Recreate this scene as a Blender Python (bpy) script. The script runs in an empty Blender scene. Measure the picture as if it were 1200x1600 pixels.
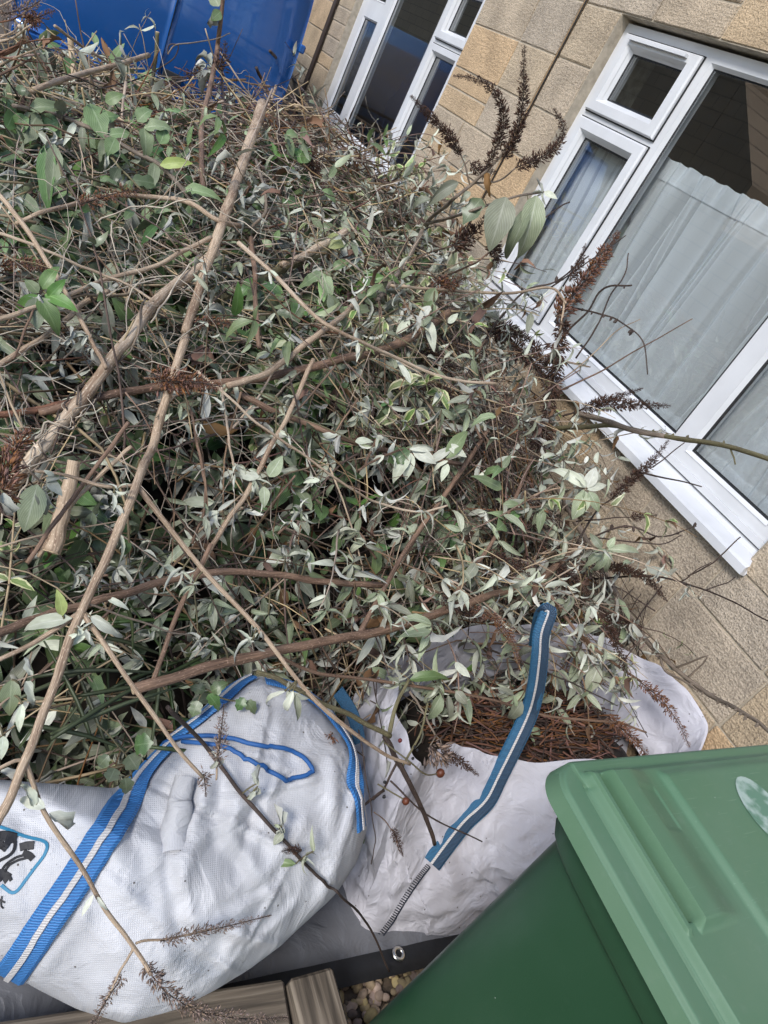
import bpy, math, random
import numpy as np
from mathutils import Vector, Matrix, noise
from mathutils.bvhtree import BVHTree
random.seed(7); np.random.seed(7)
sc = bpy.context.scene
C = sc.collection

# ------------------------------------------------------------------ camera
FPX = 1100.0                                   # focal length in pixels of the 1200 x 1600 photograph
PIT, ROLL, YAW = math.radians(29.3), math.radians(30.5), math.radians(38.0)
CAM = Vector((0, 0, 1.6))
FWD = Vector((math.sin(YAW)*math.cos(PIT), math.cos(YAW)*math.cos(PIT), -math.sin(PIT)))
_r = FWD.cross(Vector((0, 0, 1))).normalized(); _u = _r.cross(FWD)
RGT = _r*math.cos(ROLL) + _u*math.sin(ROLL)
UPV = -_r*math.sin(ROLL) + _u*math.cos(ROLL)
cd = bpy.data.cameras.new('camera'); cam = bpy.data.objects.new('camera', cd); C.objects.link(cam)
cd.sensor_fit = 'VERTICAL'; cd.sensor_height = 36; cd.sensor_width = 27; cd.lens = 36*FPX/1600
cd.clip_start = 0.02; cd.clip_end = 500
cam.matrix_world = Matrix(((RGT.x, UPV.x, -FWD.x, CAM.x), (RGT.y, UPV.y, -FWD.y, CAM.y), (RGT.z, UPV.z, -FWD.z, CAM.z), (0, 0, 0, 1)))
sc.camera = cam
# ------------------------------------------------------------------ world, sun, exposure
SUN_EL, SUN_AZ = math.radians(42), math.radians(245)     # direction towards the sun: azimuth clockwise from +Y
wd = bpy.data.worlds.new('World'); sc.world = wd; wd.use_nodes = True
nt = wd.node_tree
sky = nt.nodes.new('ShaderNodeTexSky'); sky.sky_type = 'NISHITA'; sky.sun_disc = False
sky.sun_elevation = SUN_EL; sky.sun_rotation = SUN_AZ; sky.air_density = 1.0; sky.dust_density = 1.0; sky.ozone_density = 1.0
bg = nt.nodes['Background']; bg.inputs['Strength'].default_value = 0.10
nt.links.new(sky.outputs[0], bg.inputs['Color'])
sd = bpy.data.lights.new('sun', 'SUN'); sun = bpy.data.objects.new('sun', sd); C.objects.link(sun)
sd.energy = 1.5; sd.angle = math.radians(16); sd.color = (1, .97, .93)
sv = Vector((math.sin(SUN_AZ)*math.cos(SUN_EL), math.cos(SUN_AZ)*math.cos(SUN_EL), math.sin(SUN_EL)))
sun.rotation_euler = sv.to_track_quat('Z', 'Y').to_euler()
sc.view_settings.view_transform = 'Standard'; sc.view_settings.look = 'None'
sc.view_settings.exposure = 0.95; sc.view_settings.gamma = 1
sc.render.engine = 'CYCLES'
sc.cycles.max_bounces = 4; sc.cycles.diffuse_bounces = 2; sc.cycles.glossy_bounces = 2; sc.cycles.transmission_bounces = 2; sc.cycles.transparent_max_bounces = 8; sc.cycles.use_light_tree = False; sc.cycles.use_adaptive_sampling = True; sc.cycles.adaptive_threshold = .03

# ------------------------------------------------------------------ helpers
def ray(px, py):
    return RGT*((px-600)/FPX) - UPV*((py-800)/FPX) + FWD
def depth_of(p): return (Vector(p)-CAM).dot(FWD)
def toimg(p):
    d = Vector(p)-CAM; z = d.dot(FWD)
    return 600+FPX*d.dot(RGT)/z, 800-FPX*d.dot(UPV)/z
def at_z(px, py, z): r = ray(px, py); return CAM + r*((z-CAM.z)/r.z)
def at_y(px, py, y): r = ray(px, py); return CAM + r*(y/r.y)
def at_x(px, py, x): r = ray(px, py); return CAM + r*(x/r.x)
def at_d(px, py, d): return CAM + ray(px, py)*d

def tag(o, label=None, cat=None, group=None, kind=None):
    if label: o['label'] = label
    if cat: o['category'] = cat
    if group: o['group'] = group
    if kind: o['kind'] = kind
    return o
def empty(name, loc=(0, 0, 0), parent=None):
    o = bpy.data.objects.new(name, None); C.objects.link(o); o.location = loc; o.empty_display_size = .05
    return o
def link(name, me, mat, parent=None, smooth=False):
    o = bpy.data.objects.new(name, me); C.objects.link(o)
    if mat is not None and len(me.materials) == 0: me.materials.append(mat)
    if smooth: me.shade_smooth()
    if parent is not None:
        o.parent = parent
        o.matrix_parent_inverse = world_of(parent).inverted()
    return o
def world_of(o):
    m = o.matrix_basis.copy()
    if o.parent is not None: m = world_of(o.parent) @ o.matrix_parent_inverse @ m
    return m

class MB:
    def __init__(s): s.v = []; s.f = []; s.uv = None
    def box(s, a, b):
        x0, y0, z0 = a; x1, y1, z1 = b; n = len(s.v)
        s.v += [(x0,y0,z0),(x1,y0,z0),(x1,y1,z0),(x0,y1,z0),(x0,y0,z1),(x1,y0,z1),(x1,y1,z1),(x0,y1,z1)]
        s.f += [tuple(n+i for i in q) for q in ((0,3,2,1),(4,5,6,7),(0,1,5,4),(1,2,6,5),(2,3,7,6),(3,0,4,7))]
        return s
    def cbox(s, a, b, c):                     # chamfered box (44 triangles)
        n = len(s.v); cx = [(a[i]+b[i])/2 for i in range(3)]; h = [(b[i]-a[i])/2 for i in range(3)]
        c = min(c, *[q*.49 for q in h])
        idx = {}
        for sx in (-1,1):
            for sy in (-1,1):
                for sz in (-1,1):
                    for ax in range(3):
                        p = [cx[i]+(sx,sy,sz)[i]*(h[i]-(0 if i == ax else c)) for i in range(3)]
                        idx[(sx,sy,sz,ax)] = len(s.v); s.v.append(tuple(p))
        for ax in range(3):
            o1, o2 = [i for i in range(3) if i != ax]
            for sg in (-1,1):
                q = []
                for (u, w) in ((-1,-1),(1,-1),(1,1),(-1,1)):
                    k = [0,0,0]; k[ax] = sg; k[o1] = u; k[o2] = w; q.append(idx[(*k, ax)])
                s.f.append(tuple(q if (sg > 0) == (ax != 1) else q[::-1]))
        for ax in range(3):                    # edges parallel to ax
            o1, o2 = [i for i in range(3) if i != ax]
            for u in (-1,1):
                for w in (-1,1):
                    def K(t, face):
                        k = [0,0,0]; k[ax] = t; k[o1] = u; k[o2] = w; return idx[(*k, face)]
                    s.f.append((K(-1,o1), K(1,o1), K(1,o2), K(-1,o2)))
        for sx in (-1,1):
            for sy in (-1,1):
                for sz in (-1,1): s.f.append(tuple(idx[(sx,sy,sz,ax)] for ax in range(3)))
        return s
    def tube(s, pts, rad, n=6, cap=True, flat=1.0):
        pts = [Vector(p) for p in pts]
        if len(pts) < 2: return s
        if not hasattr(rad, '__len__'): rad = [rad]*len(pts)
        t = (pts[1]-pts[0]).normalized()
        a = t.orthogonal().normalized(); base = len(s.v)
        for i, p in enumerate(pts):
            if i == 0: t2 = pts[1]-pts[0]
            elif i == len(pts)-1: t2 = pts[-1]-pts[-2]
            else: t2 = pts[i+1]-pts[i-1]
            if t2.length < 1e-9: t2 = t
            t2 = t2.normalized()
            a = (a - t2*a.dot(t2))
            if a.length < 1e-6: a = t2.orthogonal()
            a.normalize(); b = t2.cross(a); t = t2
            for k in range(n):
                th = 2*math.pi*k/n
                s.v.append(tuple(p + (a*math.cos(th) + b*math.sin(th)*flat)*rad[i]))
        for i in range(len(pts)-1):
            for k in range(n):
                k2 = (k+1) % n
                s.f.append((base+i*n+k, base+i*n+k2, base+(i+1)*n+k2, base+(i+1)*n+k))
        if cap:
            s.f.append(tuple(base+k for k in range(n))[::-1]); m = base+(len(pts)-1)*n
            s.f.append(tuple(m+k for k in range(n)))
        return s
    def grid(s, fn, nu, nv, closed_u=False):
        b = len(s.v)
        for i in range(nu):
            for j in range(nv): s.v.append(tuple(fn(i/(nu if closed_u else nu-1), j/(nv-1))))
        for i in range(nu if closed_u else nu-1):
            i2 = (i+1) % nu
            for j in range(nv-1): s.f.append((b+i*nv+j, b+i2*nv+j, b+i2*nv+j+1, b+i*nv+j+1))
        return s
    def mesh(s, name):
        me = bpy.data.meshes.new(name); me.from_pydata(s.v, [], s.f); me.update()
        if s.uv is not None:
            l = me.uv_layers.new(name='UVMap'); vi = np.empty(len(me.loops), np.int32); me.loops.foreach_get('vertex_index', vi)
            l.data.foreach_set('uv', np.array(s.uv, np.float32)[vi].ravel())
        return me
    def build(s, name, mat, parent=None, smooth=False):
        return link(name, s.mesh(name), mat, parent, smooth)

def catmull(pts, sub=4):
    P = [Vector(p) for p in pts]
    if len(P) < 3:
        return [P[0].lerp(P[1], i/(sub*2)) for i in range(sub*2+1)]
    out = []
    for i in range(len(P)-1):
        p0 = P[i-1] if i else P[0]*2-P[1]; p1 = P[i]; p2 = P[i+1]; p3 = P[i+2] if i+2 < len(P) else P[-1]*2-P[-2]
        for k in range(sub):
            t = k/sub
            out.append(.5*((2*p1) + (p2-p0)*t + (2*p0-5*p1+4*p2-p3)*t*t + (3*p1-p0-3*p2+p3)*t**3))
    out.append(P[-1]); return out
def sstep(a, b, x):
    t = max(0., min(1., (x-a)/(b-a))); return t*t*(3-2*t)

# ------------------------------------------------------------------ materials
def mat(name, col, rough=.6, var=.0, scale=8., bump=0., bscale=60., metallic=0., coat=0., spec=.5, stretch=None, col2=None, island=False, hue=0., coords='Object', detail=4., mixpos=(.35,.65)):
    m = bpy.data.materials.new(name); m.use_nodes = True; n = m.node_tree.nodes; l = m.node_tree.links
    p = n['Principled BSDF']; p.inputs['Roughness'].default_value = rough; p.inputs['Metallic'].default_value = metallic
    p.inputs['Coat Weight'].default_value = coat; p.inputs['Coat Roughness'].default_value = .05
    p.inputs['Specular IOR Level'].default_value = spec
    p.inputs['Base Color'].default_value = (*col, 1)
    tc = n.new('ShaderNodeTexCoord'); mp = n.new('ShaderNodeMapping'); l.new(tc.outputs[coords], mp.inputs['Vector'])
    if stretch: mp.inputs['Scale'].default_value = stretch
    out = None
    if col2 is not None or var:
        nz = n.new('ShaderNodeTexNoise'); nz.inputs['Scale'].default_value = scale; nz.inputs['Detail'].default_value = detail
        l.new(mp.outputs[0], nz.inputs['Vector'])
        cr = n.new('ShaderNodeValToRGB'); c2 = col2 if col2 is not None else tuple(c*(1-var) for c in col)
        cr.color_ramp.elements[0].color = (*c2, 1); cr.color_ramp.elements[1].color = (*col, 1)
        cr.color_ramp.elements[0].position = mixpos[0]; cr.color_ramp.elements[1].position = mixpos[1]
        l.new(nz.outputs['Fac'], cr.inputs[0]); out = cr.outputs[0]
    if island:
        ge = n.new('ShaderNodeNewGeometry'); oi = n.new('ShaderNodeObjectInfo')
        ad = n.new('ShaderNodeMath'); ad.operation = 'ADD'; l.new(ge.outputs['Random Per Island'], ad.inputs[0]); l.new(oi.outputs['Random'], ad.inputs[1])
        fr = n.new('ShaderNodeMath'); fr.operation = 'FRACT'; l.new(ad.outputs[0], fr.inputs[0])
        hs = n.new('ShaderNodeHueSaturation')
        mr = n.new('ShaderNodeMapRange'); mr.inputs['To Min'].default_value = 1-island; mr.inputs['To Max'].default_value = 1+island
        l.new(fr.outputs[0], mr.inputs['Value']); l.new(mr.outputs[0], hs.inputs['Value'])
        if hue:
            m2 = n.new('ShaderNodeMath'); m2.operation = 'MULTIPLY'; m2.inputs[1].default_value = 7.31; l.new(fr.outputs[0], m2.inputs[0])
            f2 = n.new('ShaderNodeMath'); f2.operation = 'FRACT'; l.new(m2.outputs[0], f2.inputs[0])
            m3 = n.new('ShaderNodeMapRange'); m3.inputs['To Min'].default_value = .5-hue; m3.inputs['To Max'].default_value = .5+hue
            l.new(f2.outputs[0], m3.inputs['Value']); l.new(m3.outputs[0], hs.inputs['Hue'])
            m4 = n.new('ShaderNodeMapRange'); m4.inputs['To Min'].default_value = .7; m4.inputs['To Max'].default_value = 1.2
            l.new(f2.outputs[0], m4.inputs['Value']); l.new(m4.outputs[0], hs.inputs['Saturation'])
        if out is not None: l.new(out, hs.inputs['Color'])
        else: hs.inputs['Color'].default_value = (*col, 1)
        out = hs.outputs[0]
    if out is not None: l.new(out, p.inputs['Base Color'])
    if bump:
        nb = n.new('ShaderNodeTexNoise'); nb.inputs['Scale'].default_value = bscale; nb.inputs['Detail'].default_value = 2
        l.new(mp.outputs[0], nb.inputs['Vector'])
        b = n.new('ShaderNodeBump'); b.inputs['Strength'].default_value = bump; b.inputs['Distance'].default_value = .004
        l.new(nb.outputs['Fac'], b.inputs['Height']); l.new(b.outputs[0], p.inputs['Normal'])
    m['_p'] = 0
    return m

def leafmat(name, top, under, edge=None, rough=.55, val=.25, hue=.03, vein=.25):
    """leaf with its own upper and lower face colour, pale midrib and veins, optional cream margin (UV: u along, v across)"""
    m = mat(name, top, rough, island=val, hue=hue)
    n = m.node_tree.nodes; l = m.node_tree.links; p = n['Principled BSDF']
    hs = [q for q in n if q.type == 'HUE_SAT'][0]
    uv = n.new('ShaderNodeUVMap'); sp = n.new('ShaderNodeSeparateXYZ'); l.new(uv.outputs[0], sp.inputs[0])
    a = n.new('ShaderNodeMath'); a.operation = 'SUBTRACT'; a.inputs[1].default_value = .5; l.new(sp.outputs[1], a.inputs[0])
    ab = n.new('ShaderNodeMath'); ab.operation = 'ABSOLUTE'; l.new(a.outputs[0], ab.inputs[0])
    ge = n.new('ShaderNodeNewGeometry')
    mx = n.new('ShaderNodeMix'); mx.data_type = 'RGBA'; mx.inputs['A'].default_value = (*top, 1); mx.inputs['B'].default_value = (*under, 1)
    l.new(ge.outputs['Backfacing'], mx.inputs['Factor'])
    cur = mx.outputs['Result']
    if edge:
        nz = n.new('ShaderNodeTexNoise'); nz.inputs['Scale'].default_value = 5; l.new(uv.outputs[0], nz.inputs['Vector'])
        ad = n.new('ShaderNodeMath'); ad.operation = 'MULTIPLY_ADD'; ad.inputs[1].default_value = .35; l.new(nz.outputs['Fac'], ad.inputs[0]); l.new(ab.outputs[0], ad.inputs[2])
        gt = n.new('ShaderNodeMapRange'); gt.inputs['From Min'].default_value = .46; gt.inputs['From Max'].default_value = .5; l.new(ad.outputs[0], gt.inputs['Value'])
        m2 = n.new('ShaderNodeMix'); m2.data_type = 'RGBA'; m2.inputs['B'].default_value = (*edge, 1)
        l.new(gt.outputs[0], m2.inputs['Factor']); l.new(cur, m2.inputs['A']); cur = m2.outputs['Result']
    # veins: chevrons from the midrib
    vs = n.new('ShaderNodeMath'); vs.operation = 'MULTIPLY_ADD'; vs.inputs[1].default_value = -1.1; l.new(ab.outputs[0], vs.inputs[0]); l.new(sp.outputs[0], vs.inputs[2])
    sn = n.new('ShaderNodeMath'); sn.operation = 'MULTIPLY'; sn.inputs[1].default_value = 62; l.new(vs.outputs[0], sn.inputs[0])
    s2 = n.new('ShaderNodeMath'); s2.operation = 'SINE'; l.new(sn.outputs[0], s2.inputs[0])
    v1 = n.new('ShaderNodeMapRange'); v1.inputs['From Min'].default_value = .75; v1.inputs['From Max'].default_value = 1.; l.new(s2.outputs[0], v1.inputs['Value'])
    mid = n.new('ShaderNodeMapRange'); mid.inputs['From Min'].default_value = .05; mid.inputs['From Max'].default_value = .015; l.new(ab.outputs[0], mid.inputs['Value'])
    mxv = n.new('ShaderNodeMath'); mxv.operation = 'MAXIMUM'; l.new(v1.outputs[0], mxv.inputs[0]); l.new(mid.outputs[0], mxv.inputs[1])
    vf = n.new('ShaderNodeMath'); vf.operation = 'MULTIPLY'; vf.inputs[1].default_value = vein; l.new(mxv.outputs[0], vf.inputs[0])
    m3 = n.new('ShaderNodeMix'); m3.data_type = 'RGBA'; m3.inputs['B'].default_value = (*[min(.75, c*1.5+.08) for c in under], 1)
    l.new(vf.outputs[0], m3.inputs['Factor']); l.new(cur, m3.inputs['A']); cur = m3.outputs['Result']
    # blotches
    tc = n.new('ShaderNodeTexCoord'); nz2 = n.new('ShaderNodeTexNoise'); nz2.inputs['Scale'].default_value = 4.5; nz2.inputs['Detail'].default_value = 1; l.new(uv.outputs[0], nz2.inputs['Vector'])
    r2 = n.new('ShaderNodeMapRange'); r2.inputs['To Min'].default_value = .72; r2.inputs['To Max'].default_value = 1.25; l.new(nz2.outputs['Fac'], r2.inputs['Value'])
    m4 = n.new('ShaderNodeMix'); m4.data_type = 'RGBA'; m4.blend_type = 'MULTIPLY'; m4.inputs['Factor'].default_value = 1
    l.new(cur, m4.inputs['A']); l.new(r2.outputs[0], m4.inputs['B']); l.new(m4.outputs['Result'], hs.inputs['Color'])
    return m

M = {}
M['gravelbase'] = mat('gravel_ground', (.16,.12,.085), .9, var=.5, scale=60, bump=.6, bscale=120)
M['pebble'] = mat('pebble', (.42,.31,.2), .75, island=.5, hue=.03, var=.35, scale=60, coords='Object')
M['mortar'] = mat('mortar', (.52,.45,.35), .95, var=.3, scale=30, bump=.5, bscale=150)
M['upvc'] = mat('white_upvc', (.70,.71,.73), .3, var=.10, scale=6, detail=8)
M['gasket'] = mat('black_gasket', (.012,.012,.014), .5)
M['room'] = mat('room_plaster', (.32,.25,.185), .9, var=.2, scale=2)
M['cablem'] = mat('black_cable', (.012,.012,.013), .6)
M['sealant'] = mat('tan_sealant', (.36,.235,.12), .8, var=.35, scale=9, bump=.3, bscale=60)
def barkmat(name, light, dark, rough=.7, fib=1.):
    m = mat(name, light, rough); n = m.node_tree.nodes; l = m.node_tree.links; p = n['Principled BSDF']
    uv = n.new('ShaderNodeUVMap'); tc = n.new('ShaderNodeTexCoord')
    def nz(sc_, d, dist=0, src=None):
        mp = n.new('ShaderNodeMapping'); mp.inputs['Scale'].default_value = sc_; l.new((src or uv).outputs['UV' if src is None else 'Object'], mp.inputs['Vector'])
        q = n.new('ShaderNodeTexNoise'); q.inputs['Scale'].default_value = 1; q.inputs['Detail'].default_value = d; q.inputs['Distortion'].default_value = dist; l.new(mp.outputs[0], q.inputs['Vector']); return q.outputs['Fac']
    fibre = nz((22,9,1), 3, .5); tone = nz((7,7,7), 1, 0, tc); spot = nz((160,14,1), 0)
    a = n.new('ShaderNodeMath'); a.operation = 'MULTIPLY_ADD'; a.inputs[1].default_value = .75; l.new(fibre, a.inputs[0])
    b = n.new('ShaderNodeMath'); b.operation = 'MULTIPLY'; b.inputs[1].default_value = .55; l.new(tone, b.inputs[0]); l.new(b.outputs[0], a.inputs[2])
    cr = n.new('ShaderNodeValToRGB'); e = cr.color_ramp.elements; e[0].position = .46; e[0].color = (*dark,1); e[1].position = .82; e[1].color = (*light,1); l.new(a.outputs[0], cr.inputs[0])
    x = n.new('ShaderNodeMix'); x.data_type = 'RGBA'; x.inputs['B'].default_value = (*[min(.8,c*1.25+.05) for c in light],1); mr = n.new('ShaderNodeMapRange'); mr.inputs['From Min'].default_value = .66; mr.inputs['From Max'].default_value = .74; mr.inputs['To Max'].default_value = .7
    l.new(spot, mr.inputs['Value']); l.new(mr.outputs[0], x.inputs['Factor']); l.new(cr.outputs[0], x.inputs['A']); l.new(x.outputs['Result'], p.inputs['Base Color'])
    bp = n.new('ShaderNodeBump'); bp.inputs['Strength'].default_value = .8*fib; bp.inputs['Distance'].default_value = .003; l.new(a.outputs[0], bp.inputs['Height']); l.new(bp.outputs[0], p.inputs['Normal'])
    return m
M['bark_straw'] = barkmat('bark_straw', (.56,.43,.30), (.20,.125,.08))
M['bark_pale'] = barkmat('bark_pale', (.62,.50,.37), (.25,.165,.105))
M['bark_brown'] = barkmat('bark_brown', (.28,.175,.115), (.075,.042,.027))
M['bark_red'] = barkmat('bark_red', (.29,.14,.08), (.085,.037,.024))
M['bark_grey'] = barkmat('bark_grey', (.28,.22,.165), (.085,.065,.05))
M['bark_dark'] = barkmat('bark_dark', (.085,.055,.042), (.022,.015,.012))
M['bark_green'] = barkmat('bark_green', (.19,.17,.085), (.07,.055,.03))
M['wood_cut'] = mat('cut_wood', (.62,.47,.3), .8, var=.3, scale=60)
M['berry'] = mat('red_berry', (.12,.012,.012), .35)
M['hip'] = mat('orange_hip', (.14,.04,.018), .5, var=.4, scale=90)
M['twig'] = mat('twig_mix', (.2,.125,.08), .8, island=.55, hue=.02, var=.4, scale=12, detail=0)
M['twig_straw'] = mat('twig_straw', (.46,.345,.225), .8, island=.4, hue=.015, var=.35, scale=14, detail=0)
M['twig_red'] = mat('twig_rust', (.21,.09,.05), .8, island=.45, hue=.02, var=.4, scale=14, detail=0)
M['twig_dark'] = mat('twig_dark', (.075,.05,.04), .8, island=.5, var=.3, scale=14, detail=0)
M['vine'] = mat('dry_vine', (.5,.43,.34), .8, island=.3, var=.35, scale=20, detail=0)
M['core'] = mat('shaded_litter', (.026,.019,.013), .95, var=.5, scale=22, bump=.8, bscale=40)  # litter colour with deep shade put in, so gaps in the heap go dark
M['deadleaf'] = mat('dead_leaf', (.16,.085,.05), .8, island=.45, hue=.02)
M['bud'] = leafmat('leaf_grey_green', (.235,.26,.165), (.47,.48,.385), rough=.55, val=.42)
M['pale'] = leafmat('leaf_pale', (.47,.49,.38), (.55,.56,.46), rough=.65, val=.25, hue=.02)
M['green'] = leafmat('leaf_green', (.115,.175,.055), (.22,.275,.13), rough=.45, val=.25)
M['holly'] = leafmat('leaf_dark_green', (.075,.118,.042), (.17,.22,.11), rough=.38, val=.35)
M['sage'] = leafmat('leaf_sage', (.15,.22,.09), (.35,.40,.26), rough=.6, val=.25)
M['vari'] = leafmat('leaf_variegated', (.17,.23,.07), (.26,.31,.15), edge=(.55,.53,.3), rough=.5, val=.2)
M['lime'] = leafmat('leaf_lime', (.27,.36,.06), (.33,.4,.13), rough=.5, val=.2)
M['wither'] = leafmat('leaf_withered', (.36,.37,.31), (.42,.42,.36), rough=.8, val=.25, hue=.02)
M['blade'] = mat('grass_blade', (.045,.065,.022), .5, island=.4, hue=.03)
M['seed'] = mat('seed_head', (.075,.035,.022), .8, island=.55, hue=.015)
M['seed_rust'] = mat('seed_head_rust', (.2,.09,.05), .8, island=.5, hue=.015)
M['seed_grey'] = mat('seed_head_grey', (.23,.16,.125), .85, island=.45, hue=.015)

# ------------------------------------------------------------------ ground
WALL, FR = 2.15, 2.20
mb = MB(); mb.v = [(-120,-120,0),(120,-120,0),(120,120,0),(-120,120,0)]; mb.f = [(0,1,2,3)]
tag(mb.build('ground', M['gravelbase']), kind='structure')

# ------------------------------------------------------------------ house: wall slab, single stone blocks, two windows
def stonemat():
    m = mat('stone_block', (.34,.255,.165), .92)
    n = m.node_tree.nodes; l = m.node_tree.links; p = n['Principled BSDF']
    oi = n.new('ShaderNodeObjectInfo'); cr = n.new('ShaderNodeValToRGB'); e = cr.color_ramp.elements
    e[0].color = (.385,.325,.255,1); e[1].color = (.49,.345,.205,1)
    for q, c in ((.3,(.43,.345,.25,1)),(.55,(.40,.33,.245,1)),(.8,(.44,.34,.225,1))): x = e.new(q); x.color = c
    l.new(oi.outputs['Random'], cr.inputs[0])
    tc = n.new('ShaderNodeTexCoord')
    def nz(s, d=4):
        q = n.new('ShaderNodeTexNoise'); q.inputs['Scale'].default_value = s; q.inputs['Detail'].default_value = d; l.new(tc.outputs['Object'], q.inputs['Vector']); return q
    big, fine = nz(6,3), nz(170, 1)
    mr = n.new('ShaderNodeMapRange'); mr.inputs['From Min'].default_value = .3; mr.inputs['From Max'].default_value = .7; mr.inputs['To Min'].default_value = .84; mr.inputs['To Max'].default_value = 1.18; l.new(big.outputs['Fac'], mr.inputs['Value'])
    m1 = n.new('ShaderNodeMix'); m1.data_type = 'RGBA'; m1.blend_type = 'MULTIPLY'; m1.inputs['Factor'].default_value = 1; l.new(cr.outputs[0], m1.inputs['A']); l.new(mr.outputs[0], m1.inputs['B'])
    f2 = n.new('ShaderNodeMapRange'); f2.inputs['From Min'].default_value = .35; f2.inputs['From Max'].default_value = .68; f2.inputs['To Min'].default_value = .8; f2.inputs['To Max'].default_value = 1.28; l.new(fine.outputs['Fac'], f2.inputs['Value'])
    m2 = n.new('ShaderNodeMix'); m2.data_type = 'RGBA'; m2.blend_type = 'MULTIPLY'; m2.inputs['Factor'].default_value = 1; l.new(m1.outputs['Result'], m2.inputs['A']); l.new(f2.outputs[0], m2.inputs['B'])
    l.new(m2.outputs['Result'], p.inputs['Base Color'])
    # tooled face: short chiselled grooves, running along the course, whose strength differs block by block
    mp = n.new('ShaderNodeMapping'); mp.inputs['Scale'].default_value = (1, 26, 90); l.new(tc.outputs['Object'], mp.inputs['Vector'])
    tool = n.new('ShaderNodeTexNoise'); tool.inputs['Scale'].default_value = 1; tool.inputs['Detail'].default_value = 2; l.new(mp.outputs[0], tool.inputs['Vector'])
    add = n.new('ShaderNodeMath'); add.operation = 'MULTIPLY_ADD'; add.inputs[1].default_value = 1.0; l.new(fine.outputs['Fac'], add.inputs[2]); l.new(tool.outputs['Fac'], add.inputs[0])
    b = n.new('ShaderNodeBump'); b.inputs['Strength'].default_value = .8; b.inputs['Distance'].default_value = .006
    l.new(add.outputs[0], b.inputs['Height']); l.new(b.outputs[0], p.inputs['Normal'])
    return m
M['stone'] = stonemat()
M['roof'] = mat('roof_tile', (.14,.085,.065), .85, var=.4, scale=9)

W1 = dict(y0=1.045, y1=3.07, z0=.945, z1=2.164)
W2 = dict(y0=4.30, y1=6.25, z0=.945, z1=2.164)
HOLES = [(w['y0']-.012, w['y1']+.012, .875, w['z1']+.012) for w in (W1, W2)]
YA, YB, ZT = -1.6, 9.4, 2.95
house = tag(empty('stone_house', (WALL, 4, 0)), 'tan stone block house wall with two white framed windows, right of the heap', 'house')
def slab(parent, x0, x1, ya, yb, zt, holes, mt, name='wall'):
    """wall slab with rectangular openings, cut as a lattice"""
    ys = sorted({ya, yb, *[h[0] for h in holes], *[h[1] for h in holes]}); zs = sorted({0., zt, *[h[2] for h in holes], *[h[3] for h in holes]})
    inside = lambda y, z: any(h[0] < y < h[1] and h[2] < z < h[3] for h in holes)
    solid = {(i, j): not inside((ys[i]+ys[i+1])/2, (zs[j]+zs[j+1])/2) for i in range(len(ys)-1) for j in range(len(zs)-1)}
    mb = MB()
    def quad(*p): n = len(mb.v); mb.v += p; mb.f.append((n, n+1, n+2, n+3))
    for (i, j), s in solid.items():
        if not s: continue
        y0, y1, z0, z1 = ys[i], ys[i+1], zs[j], zs[j+1]
        quad((x0,y0,z0),(x0,y0,z1),(x0,y1,z1),(x0,y1,z0)); quad((x1,y0,z0),(x1,y1,z0),(x1,y1,z1),(x1,y0,z1))
        if not solid.get((i-1,j), False): quad((x0,y0,z0),(x1,y0,z0),(x1,y0,z1),(x0,y0,z1))
        if not solid.get((i+1,j), False): quad((x0,y1,z0),(x0,y1,z1),(x1,y1,z1),(x1,y1,z0))
        if not solid.get((i,j-1), False): quad((x0,y0,z0),(x0,y1,z0),(x1,y1,z0),(x1,y0,z0))
        if not solid.get((i,j+1), False): quad((x0,y0,z1),(x1,y0,z1),(x1,y1,z1),(x0,y1,z1))
    return mb.build(name, mt, parent)
slab(house, WALL+.001, WALL+.30, YA, YB, ZT, HOLES, M['mortar'])
rb = random.Random(11)
COURSE = [0,.24,.482,.705,.875,1.085,1.30,1.515,1.73,1.95,2.176,2.38,2.60,2.80,2.95]
JOINTS = [3.375, 6.62]                         # straight movement joints
def block_row(y0, y1, z0, z1):
    n = max(1, round((y1-y0)/rb.uniform(.33,.5))); cuts = [y0]
    for i in range(1, n): cuts.append(y0+(y1-y0)*(i+rb.uniform(-.2,.2))/n)
    cuts.append(y1)
    for a, b in zip(cuts, cuts[1:]):
        g = .0042; pr = rb.uniform(0,.003)
        if (b-a) > .3 and (z1-z0) > .2 and rb.random() < .18:       # a block split into two thin ones
            zm = z0+(z1-z0)*rb.uniform(.42,.58); parts = [(z0,zm),(zm,z1)]
        else: parts = [(z0,z1)]
        for p0, p1 in parts:
            mb = MB().cbox((WALL-.004-pr, a+g, p0+g), (WALL+.03, b-g, p1-g), .0035)
            mb.v = [(x+rb.uniform(-.0012,.0012), y+rb.uniform(-.0015,.0015), z+rb.uniform(-.0015,.0015)) for x, y, z in mb.v]
            mb.build('stone_block', M['stone'], house)
for z0, z1 in zip(COURSE, COURSE[1:]):
    if z0 < .2: segs = [(YA, YB)]
    segs = [YA]
    for j in JOINTS: segs += [j-.014, j+.014]
    segs.append(YB); segs = list(zip(segs[::2], segs[1::2]))
    for h in HOLES:
        if z0 < h[3]-.01 and z1 > h[2]+.01:
            new = []
            for a, b in segs:
                if b <= h[0] or a >= h[1]: new.append((a,b)); continue
                if a < h[0]: new.append((a,h[0]))
                if b > h[1]: new.append((h[1],b))
            segs = new
    for a, b in segs:
        if b-a > .05: block_row(a, b, z0, z1)
for y in JOINTS:
    MB().box((WALL-.0045, y-.012, 0), (WALL+.02, y+.012, ZT)).build('sealant_joint', M['sealant'], house)
o = MB().tube(catmull([(WALL-.014, 3.357+.003*math.sin(z*3), z) for z in np.linspace(.3,2.94,14)], 2), .0036, 6).build('wall_cable', M['cablem'], None, True)
tag(o, 'thin black cable running up the stone wall beside the nearer window', 'cable')
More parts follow.
